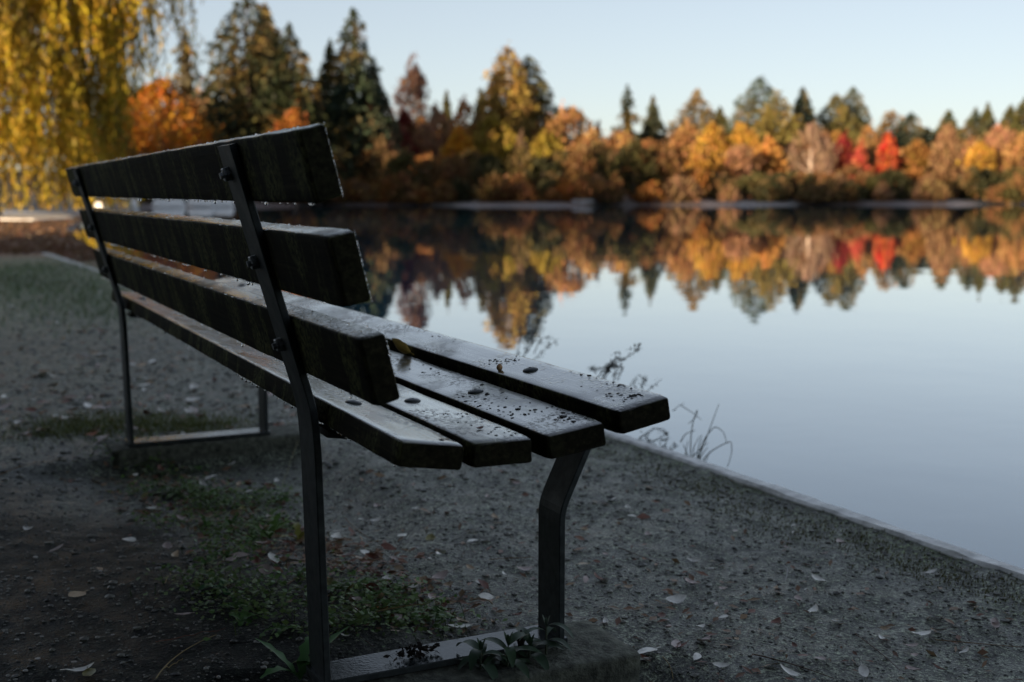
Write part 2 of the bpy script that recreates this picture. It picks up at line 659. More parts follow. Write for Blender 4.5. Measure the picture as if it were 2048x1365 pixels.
# stone kerb along the water
ky = np.concatenate([np.linspace(-6, 4, 260), np.linspace(4.05, 15.6, 160)])
kx = kerb_x(ky) + (vnoise(ky / .7, ky * 0, 3) - .5) * .012 + (vnoise(ky / .06, ky * 0, 4) - .5) * .006
prof = [(-.023, -.30), (-.025, .012), (-.019, .020), (.019, .019), (.024, .008), (.023, -.30)]
V = np.concatenate([[(kx[i] + a, ky[i], b + (vnoise(np.array([ky[i] / .05]), np.array([a * 300.]), 6)[0] - .5) * .006 * (b > -.1)) for a, b in prof] for i in range(len(ky))])
m_ = len(prof)
F = [[i * m_ + j, i * m_ + j + 1, (i + 1) * m_ + j + 1, (i + 1) * m_ + j] for i in range(len(ky) - 1) for j in range(m_ - 1)]
tag(link('kerb', np_mesh('kerb', V, np.array(F)[:, ::-1], M_KERB)), kind='structure')

# ------------------------------------------------------------------ the bench
BASE = np.array([.25, 1.36, .03])
bench = empty('park_bench', BASE)
tag(bench, 'dark wet timber slatted bench on steel bar frames, facing the lake', 'bench')


def bpart(name, V, F, mat, parent=bench, smooth=False):
    off = BASE if parent is bench else BASE
    return link(name, np_mesh(name, np.asarray(V) - off, F, mat, smooth), parent)


def plank_mesh(name, rt, wdir, tdir, W, T, y0, y1, seed):
    """rounded board: rt = top rear edge (x,z), wdir across its width, tdir through its thickness"""
    r0 = .0045
    rt, wdir, tdir = map(np.array, (rt, wdir, tdir))
    prof = []
    for (a, b, sa, sb) in ((0, 0, 1, 1), (W, 0, -1, 1), (W, T, -1, -1), (0, T, 1, -1)):
        corner = []
        for k in range(4):
            th = k / 3 * math.pi / 2
            corner.append((a + sa * r0 * (1 - math.sin(th)), b + sb * r0 * (1 - math.cos(th))))
        if (sa, sb) in ((1, 1), (-1, -1)): corner = corner[::-1]
        prof += corner
    # prof runs round the board; subdivide long runs
    P2 = []
    for i in range(len(prof)):
        p, q = np.array(prof[i]), np.array(prof[(i + 1) % len(prof)])
        L = np.linalg.norm(q - p)
        k = max(1, int(L / .012))
        for j in range(k): P2.append(p + (q - p) * j / k)
    P2 = np.array(P2)
    cen = np.array([W / 2, T / 2])
    ys = np.concatenate([[y0, y0 + .0025], np.linspace(y0 + .02, y1 - .02, 130), [y1 - .0025, y1]])
    V = []
    for i, y in enumerate(ys):
        sh = .0035 if i in (0, len(ys) - 1) else (.0012 if i in (1, len(ys) - 2) else 0)
        d = P2 - cen
        Q = P2 - np.sign(d) * np.minimum(sh, np.abs(d))
        nz = (vnoise(np.full(len(Q), y / .055) + Q[:, 0] * 30, Q[:, 1] * 60 + Q[:, 0] * 90, seed) - .5) * .0012
        Q = cen + (Q - cen) * (1 + nz[:, None] / .03)
        pos = rt + Q[:, :1] * wdir + Q[:, 1:] * tdir
        V.append(np.stack([pos[:, 0], np.full(len(Q), y) + (vnoise(Q[:, 0] * 200, Q[:, 1] * 200, seed) - .5) * .001 * (i < 2 or i > len(ys) - 3), pos[:, 1]], 1))
    n, m = len(P2), len(ys)
    V = np.concatenate(V)
    F = [[i * n + j, i * n + (j + 1) % n, (i + 1) * n + (j + 1) % n, (i + 1) * n + j] for i in range(m - 1) for j in range(n)]
    me = bpy.data.meshes.new(name)
    me.from_pydata((V - BASE).tolist(), [], F + [list(range(n))[::-1], [(m - 1) * n + j for j in range(n)]])
    bm = bmesh.new(); bm.from_mesh(me)
    bmesh.ops.recalc_face_normals(bm, faces=bm.faces)
    bm.to_mesh(me); bm.free()
    me.materials.append(M_WOOD_BACK if name == 'back_plank' else M_WOOD)
    for p in me.polygons: p.use_smooth = len(p.vertices) == 4
    return me


BL = 2.7165
UP = .80
SPEC = [  # kind, rear top edge x, w (below camera), tilt deg, width, end offset
    ('B', -.0307, .0758, 14.35, .0920, 0.0),
    ('B', .0053, -.0535, 13.57, .0928, .002),
    ('B', .0431, -.1831, 13.66, .0912, .002),
    ('S', .0995, -.3176, -8.77, .0920, .006),
    ('S', .1981, -.3282, -.91, .0898, .001),
    ('S', .3076, -.3287, 7.93, .0913, -.001),
    ('S', .4106, -.3007, 10.47, .0858, -.015),
]
T = .0360
planks = []
for i, (k, v, w, a, W, du) in enumerate(SPEC):
    a = math.radians(a)
    if k == 'B': wd, td = (math.sin(a), -math.cos(a)), (math.cos(a), math.sin(a))
    else: wd, td = (math.cos(a), math.sin(a)), (math.sin(a), -math.cos(a))
    name = 'back_plank' if k == 'B' else 'seat_plank'
    o = link(name, plank_mesh(name, (v, w + UP), wd, td, W, T, du, BL, 40 + i), bench)
    planks.append((o, np.array([v, w + UP]), np.array(wd), np.array(td), W, k))
planks[2][0]['label'] = 'lowest back plank with yellow green moss on its top edge'


def dome(c, r, hgt, nrm, tang, n=14, sides=None):
    """low round bolt head"""
    nrm, tang = unit(np.array(nrm, float)), unit(np.array(tang, float))
    bt = np.cross(nrm, tang)
    V = []
    for k, (rr, hh) in enumerate(((1, 0), (.97, .25), (.8, .62), (.5, .88), (.18, 1.0))):
        for j in range(n):
            th = 2 * math.pi * j / n
            V.append(np.array(c) + nrm * hh * hgt + r * rr * (math.cos(th) * tang + math.sin(th) * bt))
    F = [[k * n + j, k * n + (j + 1) % n, (k + 1) * n + (j + 1) % n, (k + 1) * n + j] for k in range(4) for j in range(n)]
    return np.array(V), np.array(F)


def hexnut(c, r, hgt, nrm, tang):
    nrm, tang = unit(np.array(nrm, float)), unit(np.array(tang, float))
    bt = np.cross(nrm, tang)
    V = []
    for rr, hh in ((1, 0), (1, .85), (.86, 1.0), (.45, 1.0), (.45, 1.5), (.05, 1.5)):
        for j in range(6):
            th = 2 * math.pi * j / 6
            V.append(np.array(c) + nrm * hh * hgt + r * rr * (math.cos(th) * tang + math.sin(th) * bt))
    F = [[k * 6 + j, k * 6 + (j + 1) % 6, (k + 1) * 6 + (j + 1) % 6, (k + 1) * 6 + j] for k in range(5) for j in range(6)]
    return np.array(V), np.array(F)


for o, rt, wd, td, W, k in planks:
    if k == 'S':
        for y in (.338, BL - .338):
            p = rt + wd * W * .5
            n2 = -td
            V, F = dome((p[0], y, p[1]), .0135, .0055, (n2[0], 0, n2[1]), (0, 1, 0))
            bpart('bolt_head', V + np.array([n2[0], 0, n2[1]]) * -.0004, F, M_STEEL, o, True)


def ribbon(pts, y0, y1, th):
    """flat bar swept along an x-z polyline; th is laid to the right-hand side of the travel direction"""
    pts = np.array(pts, float)
    tan = np.gradient(pts, axis=0)
    seg = unit(np.diff(pts, axis=0))
    nrm = []
    for i in range(len(pts)):
        a = seg[max(i - 1, 0)]; b = seg[min(i, len(seg) - 1)]
        na_, nb_ = np.array([a[1], -a[0]]), np.array([b[1], -b[0]])
        m = unit(na_ + nb_)
        nrm.append(m / max(.5, float(m @ na_)))
    q = pts + np.array(nrm) * th
    ch = .0016
    V, F = [], []
    for i in range(len(pts)):
        o_, n_ = pts[i], q[i]
        d = unit(n_ - o_)
        V += [(o_[0], y0 + ch, o_[1]), (o_[0], y1 - ch, o_[1]), (*(o_ + d * ch)[:1], y1, (o_ + d * ch)[1]), (*(n_ - d * ch)[:1], y1, (n_ - d * ch)[1]),
              (n_[0], y1 - ch, n_[1]), (n_[0], y0 + ch, n_[1]), (*(n_ - d * ch)[:1], y0, (n_ - d * ch)[1]), (*(o_ + d * ch)[:1], y0, (o_ + d * ch)[1])]
    n = len(pts)
    F = [[i * 8 + j, i * 8 + (j + 1) % 8, (i + 1) * 8 + (j + 1) % 8, (i + 1) * 8 + j] for i in range(n - 1) for j in range(8)]
    return V, F + [list(range(8))[::-1], [(n - 1) * 8 + j for j in range(8)]]


def bar(name, pts, y0, y1, th):
    V, F = ribbon(pts, y0, y1, th)
    me = bpy.data.meshes.new(name)
    me.from_pydata((np.array(V) - BASE).tolist(), [], F)
    bm = bmesh.new(); bm.from_mesh(me)
    bmesh.ops.recalc_face_normals(bm, faces=bm.faces)
    bm.to_mesh(me); bm.free()
    me.materials.append(M_STEEL)
    return link(name, me, bench)


def smooth_path(pts, it=2):
    pts = [np.array(p, float) for p in pts]
    for _ in range(it):
        out = [pts[0]]
        for a, b in zip(pts[:-1], pts[1:]):
            L = np.linalg.norm(b - a); f = min(.25, .012 / L); out += [a * (1 - f) + b * f, a * f + b * (1 - f)]
        out.append(pts[-1])
        pts = out
    return np.array(pts)


REAR = smooth_path([(-.0405, .868), (.0715, .470), (.0765, .40), (.084, .0405)], 2)
FRONT = smooth_path([(.4995, .0405), (.4995, .266), (.538, .346), (.566, .405), (.572, .440), (.548, .4645), (.505, .4735)], 2)
SEAT = [(.5045, .4735), (.417, .4562), (.404, .4422), (.314, .4295), (.2873, .4268), (.1975, .4283), (.185, .4244), (.100, .4372)]
for y0, y1 in ((.320, .400), (BL - .400, BL - .320)):
    post = bar('rear_post', REAR[::-1], y0, y1, .0115)
    bar('front_leg', FRONT, y0, y1, .0115)
    bar('base_bar', [(.078, .0405), (.516, .0405)], y0, y1, .0115)
    bar('seat_support', SEAT[::-1], y0 + .004, y1 - .004, .0105)
    for z in (.828, .697, .570):
        x = np.interp(z, REAR[::-1, 1], REAR[::-1, 0])
        nx = unit(np.array([-.962, 0, -.27]))
        V, F = hexnut((x, (y0 + y1) / 2 + .012, z), .0115, .010, nx, (0, 1, 0))
        bpart('nut', V, F, M_NUT, post)

# water hanging from the lower edges of the boards
ico_bm = bmesh.new()
bmesh.ops.create_icosphere(ico_bm, subdivisions=2, radius=1)
ICO_V = np.array([v.co[:] for v in ico_bm.verts]); ICO_F = np.array([[v.index for v in f.verts] for f in ico_bm.faces])
ico_bm.free()
ico_bm = bmesh.new()
bmesh.ops.create_icosphere(ico_bm, subdivisions=1, radius=1)
IC1_V = np.array([v.co[:] for v in ico_bm.verts]); IC1_F = np.array([[v.index for v in f.verts] for f in ico_bm.faces])
ico_bm.free()


def blobs(cs, rs_, base=(IC1_V, IC1_F), stretch=None, jit=0, r=rng):
    N = len(cs)
    bv, bf = base
    V = np.tile(bv, (N, 1, 1)) * np.asarray(rs_).reshape(N, 1, -1)
    if jit: V = V * (1 + r.uniform(-jit, jit, size=V.shape))
    V = V + np.asarray(cs)[:, None, :]
    F = np.tile(bf, (N, 1, 1)) + (np.arange(N) * len(bv))[:, None, None]
    return V.reshape(-1, 3), F.reshape(-1, 3)


for o, rt, wd, td, W, k in planks:
    low = rt + wd * W if k == 'B' else rt + td * T
    N = 90
    y = rng.uniform(.02, BL - .02, N)
    rad = np.exp(rng.normal(math.log(.0013), .45, N)).clip(.0007, .0036)
    cs = np.stack([low[0] + rng.uniform(.001, .006, N), y, np.full(N, low[1]) - rad * .6 - .0002], 1)
    V, F = blobs(cs, np.stack([rad, rad, rad * 1.35], 1), (ICO_V, ICO_F))
    d = bpart('water_drops', V, F, M_DROP, o, True)
    d['kind'] = 'stuff'

for o, rt, wd, td, W, k in planks[:3]:
    N = 190
    y = rng.uniform(.004, BL - .004, N)
    t = rng.beta(.5, .5, N) * T
    rad = np.exp(rng.normal(math.log(.0008), .45, N)).clip(.0004, .0022)
    q = rt + td * t[:, None]
    cs = np.stack([q[:, 0], y, q[:, 1] + rad * .25], 1)
    h = rng.uniform(0, W, 60)                      # and down the wet arris of the near end
    q2 = rt + td * T + wd * h[:, None]
    cs = np.concatenate([cs, np.stack([q2[:, 0] - .001, np.full(60, .002), q2[:, 1]], 1)])
    rad = np.concatenate([rad, np.exp(rng.normal(math.log(.0006), .3, 60))])
    V, F = blobs(cs, np.stack([rad, rad, rad * .8], 1), (ICO_V, ICO_F))
    d = bpart('water_beads', V, F, M_DROP, o, True)
    d['kind'] = 'stuff'

# ------------------------------------------------------------------ concrete footings


def footing(x0, x1, y0, y1, top, label, seed):
    nx, ny = 30, 12
    bm = bmesh.new()
    bmesh.ops.create_cube(bm, size=1)
    bmesh.ops.subdivide_edges(bm, edges=bm.edges[:], cuts=22, use_grid_fill=True)
    cx, cy = (x0 + x1) / 2, (y0 + y1) / 2
    for v in bm.verts:
        p = v.co.copy()
        X, Y, Z = p.x * (x1 - x0), p.y * (y1 - y0), p.z * .20
        e = max(abs(p.x) * (x1 - x0) - ((x1 - x0) / 2 - .012), 0) + max(abs(p.y) * (y1 - y0) - ((y1 - y0) / 2 - .012), 0)
        n_ = fbm(np.array([X + cx + Z]), np.array([Y + cy - Z * .7]), .09, 4, seed)[0] - .5
        n2 = fbm(np.array([X + cx + Z * 2]), np.array([Y + cy + Z]), .03, 3, seed + 3)[0] - .5
        Z2 = Z - e * .22 * (p.z > 0) + n2 * .006
        v.co = (X * (1 + n_ * .02), Y * (1 + n_ * .06), Z2 - .10)
    me = bpy.data.meshes.new('concrete_footing'); bm.to_mesh(me); bm.free()
    me.materials.append(M_CONC)
    for p in me.polygons: p.use_smooth = True
    o = link('concrete_footing', me, None, (cx, cy, top))
    return tag(o, label, 'footing', 'concrete footings under the bench frames')


footing(.14, .612, .238, .425, .0275, 'damp mossy concrete footing under the near leg frame, weeds in front of it', 3)
footing(.03, .640, BL - .415, BL - .240, .0275, 'damp concrete footing under the far leg frame of the bench', 8)

# ------------------------------------------------------------------ things lying on the boards


def seat_pt(i, t, y, lift=0.0):
    o, rt, wd, td, W, k = planks[i]
    p = rt + wd * W * t - td * lift
    return np.array([p[0], y, p[1]])


def seat_px(i, px, py, lift=0.0):
    """point of a board's top plane seen at a pixel"""
    o, rt, wd, td, W, k = planks[i]
    d, f = ray(px, py)
    nrm = np.array([-td[0], 0, -td[1]])
    p0 = np.array([rt[0], 0, rt[1]])
    t = ((p0 - CAM) @ nrm) / (d @ nrm)
    return CAM + d * t + nrm * lift


sp_c, sp_r = [], []
for i, px, py, spx, spy, n in ((6, 1268, 795, 22, 10, 46), (6, 1245, 770, 40, 14, 20), (6, 1000, 722, 22, 7, 34), (6, 1190, 752, 30, 12, 16), (5, 1140, 838, 26, 10, 30), (5, 1040, 822, 36, 14, 44), (5, 990, 790, 50, 16, 30), (5, 870, 745, 50, 14, 18), (4, 1000, 862, 26, 9, 22), (4, 920, 830, 40, 12, 22), (3, 890, 880, 22, 5, 14), (6, 900, 672, 40, 9, 16)):
    for k in range(n):
        p = seat_px(i, px + rng.normal() * spx, py + rng.normal() * spy * .6, 0)
        o, rt, wd, td, W, kk = planks[i]
        t = ((p[0] - rt[0]) * wd[0] + (p[2] - rt[1]) * wd[1]) / W
        if .05 < t < .95 and .02 < p[1] < BL - .02:
            r_ = np.exp(rng.normal(math.log(.0015), .35))
            sp_c.append(p); sp_r.append((r_ * rng.uniform(.8, 1.8), r_ * rng.uniform(.8, 2.2), r_ * .55))
V, F = blobs(np.array(sp_c), np.array(sp_r), jit=.25)
tag(link('seed_debris', np_mesh('seed_debris', V, F, M_SPECK)), 'dark seed specks scattered over the wet seat planks', 'debris', kind='stuff')

# ------------------------------------------------------------------ fallen leaves


def leaf_mesh(name, L, W, curl, fold, twist, seed, stalk=True):
    r = np.random.default_rng(seed)
    n = 8
    V, F = [], []
    for i in range(n):
        t = i / (n - 1)
        w = W * .5 * (math.sin(math.pi * min(1, t * .96 + .02) ** .85) ** .8) * (1 + r.uniform(-.06, .06))
        x = L * (t - .5)
        z = curl * L * (t - .45) ** 2 * 2 + r.normal() * L * .006
        tw = twist * (t - .5)
        for s, zz in ((-1, fold), (-.5, fold * .35), (0, 0), (.5, fold * .35), (1, fold)):
            yy = s * w
            V.append((x, yy * math.cos(tw), z + abs(s) * w * zz + yy * math.sin(tw) + r.normal() * L * .004))
    for i in range(n - 1):
        for j in range(4):
            a = i * 5 + j
            F.append((a, a + 1, a + 6, a + 5))
    if stalk:
        b = len(V)
        for t in (0, 1):
            x = -L * .5 - t * L * .18
            for dy, dz in ((-.0007, 0), (.0007, 0), (0, .001)):
                V.append((x + .004 * (1 - t), dy, curl * L * .4 + dz + t * .001))
        F += [(b, b + 1, b + 4, b + 3), (b + 1, b + 2, b + 5, b + 4), (b + 2, b, b + 3, b + 5)]
    return np_mesh(name, V, F, M_LITTER, True)


LEAF_MESHES = [leaf_mesh('fallen_leaf', .040, .0165 + .002 * (k % 4), .16 * (1 if k % 3 else -1) + .03 * k, .10 + .13 * (k % 3), .5 * ((k % 5) - 2) / 2, 100 + k) for k in range(9)]
LEAF_MESHES += [leaf_mesh('fallen_leaf', .034, .021, .35, .3, .3, 200 + k) for k in range(4)]

PALE, PINK, TAN, RED, ORANGE, OLIVE = (.80, .78, .72), (.52, .42, .39), (.42, .31, .20), (.15, .05, .028), (.42, .13, .025), (.20, .18, .06)
LABEL_COL = {PALE: 'pale grey', PINK: 'dull pink', TAN: 'tan', RED: 'red brown', ORANGE: 'orange', OLIVE: 'olive'}


def put_leaf(p, col, length=.036, rz=None, label=None, group=None, tilt=.25, lift=.004, mi=None, r=rng):
    me = LEAF_MESHES[int(r.integers(len(LEAF_MESHES))) if mi is None else mi]
    o = link('fallen_leaf', me)
    o.location = (p[0], p[1], p[2] + lift)
    o.rotation_euler = (r.normal() * tilt, r.normal() * tilt * .7, r.uniform(0, 6.28) if rz is None else rz)
    s = length / .04 * 1.15
    o.scale = (s, s * r.uniform(.85, 1.15), s)
    v = r.uniform(.8, 1.15)
    o.color = (col[0] * v, col[1] * v, col[2] * v, 1)
    tag(o, label, 'leaf', group)
    return o


def gpoint(px, py):
    """ground point seen at a pixel"""
    z = 0.0
    for _ in range(12):
        p = at_z(px, py, z)
        z = float(ground_z(np.array([p[0]]), np.array([p[1]]))[0]) * .7 + z * .3
    p[2] = float(ground_z(np.array([p[0]]), np.array([p[1]]))[0])
    return p


# leaves that stand out one by one: pixel, colour, length, label
LONE = [
    (300, 1033, PALE, .042, 'largest pale leaf lying among the dark weeds behind the bench'),
    (258, 1045, PALE, .024, 'small curled pale leaf just beside the largest pale leaf in the weeds'),
    (58, 1074, PALE, .030, 'pale pointed leaf alone on dark soil near the left frame edge'),
    (258, 1094, PALE, .032, 'whitish tilted leaf on dark soil below the weed patch'),
    (115, 1115, PINK, .034, 'crumpled pinkish leaf in a small clump on the dark soil'),
    (135, 1111, PINK, .026, 'small pink leaf overlapping the crumpled leaf on dark soil'),
    (154, 1207, TAN, .044, 'big tan spotted leaf on bare soil at lower left'),
    (335, 1110, PINK, .034, 'dull pink leaf next to an oval leaf below the weeds'),
    (350, 1128, TAN, .034, 'tan oval leaf with its stalk pointing down, below the weeds'),
    (458, 1139, PINK, .034, 'pinkish leaf over a dark hollow left of the near post'),
    (547, 1132, PALE, .040, 'clean pale leaf close to the left side of the near post'),
    (513, 1142, RED, .036, 'red brown leaf between the pale leaf and the pink leaf by the hollow'),
    (200, 1154, TAN, .018, 'tiny tan leaf scrap on dark soil'),
    (367, 1250, PINK, .026, 'small pink leaf on bare soil above the long straw'),
    (160, 1352, PALE, .040, 'pale leaf cut by the bottom edge of the picture'),
    (180, 1358, OLIVE, .034, 'olive leaf beside the pale leaf at the bottom edge'),
    (367, 917, OLIVE, .036, 'upright olive leaf standing in weeds under the bench'),
    (338, 894, PALE, .030, 'pale leaf by the end of the far base bar'),
    (249, 893, TAN, .034, 'tan leaf at the foot of the far rear post'),
    (185, 881, ORANGE, .040, 'brown orange curled leaf left of the far rear post'),
    (424, 965, PALE, .038, 'long narrow pale leaf in the weeds under the seat'),
    (465, 941, PALE, .034, 'broken pale leaf on the litter under the seat'),
    (434, 985, PINK, .034, 'narrow pinkish leaf lying below the long pale one under the seat'),
    (554, 975, PALE, .030, 'pale leaf tilted against litter left of the near post'),
    (695, 1013, ORANGE, .030, 'orange red leaf on gravel just right of the near post'),
    (692, 1026, PALE, .020, 'small white leaf under the orange red leaf by the near post'),
    (755, 1026, PINK, .026, 'flat pinkish leaf on gravel between the post and front leg'),
    (721, 1055, PALE, .028, 'frosted leaf right of the near post, in a small drift'),
    (752, 1055, PALE, .026, 'second frosted leaf of the small drift right of the near post'),
    (672, 1091, PALE, .040, 'broad white leaf touching the near post at mid height'),
    (806, 1086, PALE, .036, 'slender pale leaf under the dark dead stem'),
    (861, 1096, OLIVE, .042, 'long olive leaf lying flat on the gravel beneath the seat'),
    (948, 1086, PALE, .034, 'twisted pale leaf on the gravel behind the front leg'),
    (878, 1122, PALE, .026, 'pale leaf above a broad white leaf on the gravel'),
    (858, 1137, PALE, .028, 'broad white leaf on the gravel near the footing'),
    (881, 1172, PINK, .042, 'large folded mauve leaf on the gravel'),
    (962, 1173, PALE, .026, 'round pale leaf standing out on the gravel left of the front leg'),
    (817, 1194, PALE, .042, 'long silvery leaf at the edge of the weeds and gravel'),
    (864, 1214, PINK, .030, 'pink leaf standing on edge beside the weeds'),
    (767, 1238, ORANGE, .030, 'bright orange leaf in the weeds right of the near post'),
    (745, 1233, TAN, .030, 'tan leaf touching the bright orange leaf'),
    (799, 1255, PINK, .028, 'pinkish leaf leaning in weeds below the orange leaf'),
    (921, 1262, PALE, .040, 'long cream leaf beside the base bar of the near frame'),
    (1008, 1155, PALE, .018, 'tiny white leaf beside the front leg'),
    (1049, 1146, PINK, .030, 'mauve leaf touching the left side of the front leg'),
    (1165, 1134, TAN, .024, 'short tan leaf scrap right of the front leg'),
    (1228, 1002, PALE, .020, 'tiny pale leaf on the path under the front plank'),
    (1256, 1022, PALE, .026, 'whitest leaf on the path below the front plank'),
    (1592, 1073, PALE, .040, 'long pale leaf alone on the path near the kerb'),
    (1587, 1059, PALE, .020, 'small pale leaf just above the long pale leaf by the kerb'),
    (1682, 1092, PINK, .028, 'dull leaf on the path between the long pale leaf and the kerb'),
    (1352, 1209, PALE, .044, 'long pale pinkish leaf on the path right of the footing'),
    (1638, 1169, PALE, .038, 'narrow frosted leaf in the middle of the path'),
    (1627, 1231, PALE, .040, 'narrow frosted leaf nearer the bottom on the path'),
    (1383, 1174, PINK, .034, 'ragged mauve leaf on the path right of the front leg'),
    (1860, 1152, PALE, .028, 'pale leaf near the mossy kerb edge at far right'),
    (1401, 1262, PALE, .026, 'pale pointed leaf above a broad veined one on the path'),
    (1407, 1290, PINK, .036, 'broad veined leaf on the path right of the footing'),
    (1352, 1295, PINK, .030, 'pointed mauve leaf between two leaves right of the footing'),
    (1291, 1310, PALE, .042, 'largest pale leaf against the footing corner'),
    (1286, 1327, PALE, .026, 'round pale leaf under the largest leaf at the footing corner'),
    (1394, 1321, PALE, .024, 'small pale leaf below the broad veined leaf'),
    (1442, 1341, PALE, .030, 'oval pale leaf near the bottom edge right of the footing'),
    (1579, 1354, PALE, .036, 'pale leaf at the bottom edge in the middle of the path'),
    (1763, 1284, PALE, .020, 'small white leaf with an orange speck near the bottom right'),
    (1840, 1278, PALE, .036, 'long frosted leaf near the bottom right, right of a small white one'),
    (1822, 1301, PINK, .026, 'dull leaf below the long frosted leaf at the bottom right'),
    (1930, 1313, PALE, .028, 'pale leaf alone at the bottom right corner'),
    (1728, 1354, PALE, .034, 'pale leaf at the bottom edge on the right half of the path'),
    (1675, 1252, PALE, .020, 'white leaf tip right of the narrow frosted leaf'),
    (1212, 1253, PALE, .022, 'whitish leaf standing at the back corner of the near footing'),
    (1231, 1292, PALE, .036, 'curled pale leaf on the rim of the near footing'),
    (1447, 1185, PINK, .022, 'faint mauve leaf right of the ragged one on the path'),
]
for px, py, col, ln, lab in LONE:
    put_leaf(gpoint(px, py), col, ln, label=lab, tilt=.18, lift=.018 if px < 900 and 880 < py < 1270 else .007)

# drifts where nothing tells one leaf from the next
GL = {
    'far': ('small pale leaf among the many scattered on the path behind the bench', 'leaves scattered on the path behind the bench'),
    'weed': ('dead leaf caught in the weeds between the two leg frames', 'dead leaves caught in the weeds'),
    'path': ('small leaf scrap on the gravel between bench and kerb', 'leaf scraps on the gravel between bench and kerb'),
}
r2 = np.random.default_rng(31)
n = 0
while n < 84:
    px, py = r2.uniform(0, 620), 600 + 290 * r2.beta(1.6, 1.2)
    if px > 230 and py < 590 + (px - 230) * .53: continue
    p = gpoint(px, py)
    col = [PALE, PALE, PINK, TAN, RED][int(r2.integers(5))]
    put_leaf(p, col, r2.uniform(.038, .064), label=GL['far'][0], group=GL['far'][1], r=r2, tilt=.2, lift=.012)
    n += 1
n = 0
while n < 84:
    t = r2.uniform()
    px = 250 + t * 640 + r2.normal() * 70
    py = 905 + t * 330 + r2.normal() * 38
    if py < 880: continue
    p = gpoint(px, py)
    if -.02 < p[0] < .62 and (.2 < p[1] < .44): continue
    col = [PALE, PINK, TAN, RED, RED, OLIVE][int(r2.integers(6))]
    put_leaf(p, col, r2.uniform(.018, .036), label=GL['weed'][0], group=GL['weed'][1], r=r2, tilt=.4, lift=.026)
    n += 1
n = 0
while n < 50:
    px, py = r2.uniform(680, 2040), r2.uniform(930, 1350)
    if py < 960 + (px - 1235) * .36: continue
    p = gpoint(px, py)
    if p[0] < .62 and p[1] < .46: continue
    col = [PALE, PINK, TAN, RED, PINK][int(r2.integers(5))]
    put_leaf(p, col, r2.uniform(.014, .028), label=GL['path'][0], group=GL['path'][1], r=r2, tilt=.2, lift=.006)
    n += 1

# crumbled litter too small to count
lp = []
for _ in range(2300):
    t = r2.uniform()
    if r2.uniform() < .5: px, py = 250 + t * 640 + r2.normal() * 60, 905 + t * 330 + r2.normal() * 34
    elif r2.uniform() < .5: px, py = r2.uniform(0, 620), r2.uniform(640, 890)
    else: px, py = r2.uniform(640, 2040), r2.uniform(930, 1364)
    if (px > 1235 and py < 950 + (px - 1235) * .36) or (px > 230 and py < 610 + (px - 230) * .53 and px < 620): continue
    q = at_z(px, py, 0.0)
    if -.02 < q[0] < .62 and .2 < q[1] < .44: continue
    lp.append(q)
lp = np.array(lp)
lp[:, 2] = ground_z(lp[:, 0], lp[:, 1]) + .004
aa = r2.uniform(0, 6.28, len(lp))
axl = unit(np.stack([np.cos(aa), np.sin(aa), r2.normal(size=len(lp)) * .25], 1))
sdl = unit(np.cross(axl, np.array([0, 0, 1.0]) + r2.normal(size=(len(lp), 3)) * .3))
ln = r2.uniform(.005, .015, len(lp))[:, None] * (np.hypot(lp[:, 0] - CAM[0], lp[:, 1] - CAM[1]) / 2.2).clip(.8, 1.6)[:, None]
wd_ = ln * r2.uniform(.25, .6, len(lp))[:, None]
V = np.stack([lp - axl * ln, lp + sdl * wd_ + [0, 0, .001], lp + axl * ln, lp - sdl * wd_ + [0, 0, .001]], 1).reshape(-1, 3)
o = link('leaf_litter', np_mesh('leaf_litter', V, np.arange(len(V)).reshape(-1, 4), M_PLANT))
o.color = (.26, .155, .10, 1)
tag(o, 'crumbled bits of dead leaf littering the ground round the bench', 'leaf litter', kind='stuff')

# brown leaf cover of the bank beyond the verge
bp_ = []
for _ in range(5200):
    px, py = r2.uniform(-120, 330), 438 + 95 * r2.uniform() ** .8
    q = at_z(px, py, -.03)
    if q[0] < kerb_x(q[1]) + .04 and np.hypot(*(q[:2] - CAM[:2])) < 16.8: continue
    bp_.append(q)
bp_ = np.array(bp_)
sw, _, _ = water_s(bp_[:, 0], bp_[:, 1])
bp_ = bp_[sw < -.05]
bp_[:, 2] = ground_z(bp_[:, 0], bp_[:, 1]) + .02
V, F = cards(bp_, r2.normal(size=bp_.shape) * [1, 1, .35], r2.uniform(.05, .11, len(bp_)), r2.uniform(.03, .06, len(bp_)), r2)
o = link('leaf_litter', np_mesh('leaf_litter', V, F, M_PLANT))
o.color = (.15, .080, .042, 1)
tag(o, 'rust brown fallen leaves covering the bank past the grass verge', 'leaf litter', kind='stuff')

# leaves and seeds lying on the bench
p = seat_px(5, 800, 712, .012)
o = put_leaf(p, (.75, .52, .14), .044, rz=.9, label='yellow curled leaf standing in the gap between two seat planks', lift=.006, mi=2, tilt=0)
o.rotation_euler = (1.2, -.5, 2.2)
o = put_leaf(seat_px(4, 960, 859, 0), RED, .013, rz=.3, label='tiny red brown leaf scrap on the third seat plank', lift=.001, tilt=.05)
V, F = blobs(np.array([[0, 0, 0]]), np.array([[.0055, .005, .0062]]), (ICO_V, ICO_F), jit=.06)
p = seat_px(6, 1000, 741, .005)
tag(link('nutshell', np_mesh('nutshell', V, F, M_NUTSHELL, True), None, p), 'small tan nutshell on the front seat plank beside a bolt', 'nutshell')
V, F = blobs(np.array([[0, 0, 0]]), np.array([[.009, .006, .013]]), (ICO_V, ICO_F), jit=.3)
tag(link('bark_chip', np_mesh('bark_chip', V, F, M_RUST), None, at_z(1042, 1277, .052)), 'rotten dark bark chip standing on the near base bar', 'bark chip')
cs = rng.normal(size=(90, 3)) * np.array([.022, .011, .004]) + [0, 0, .002]
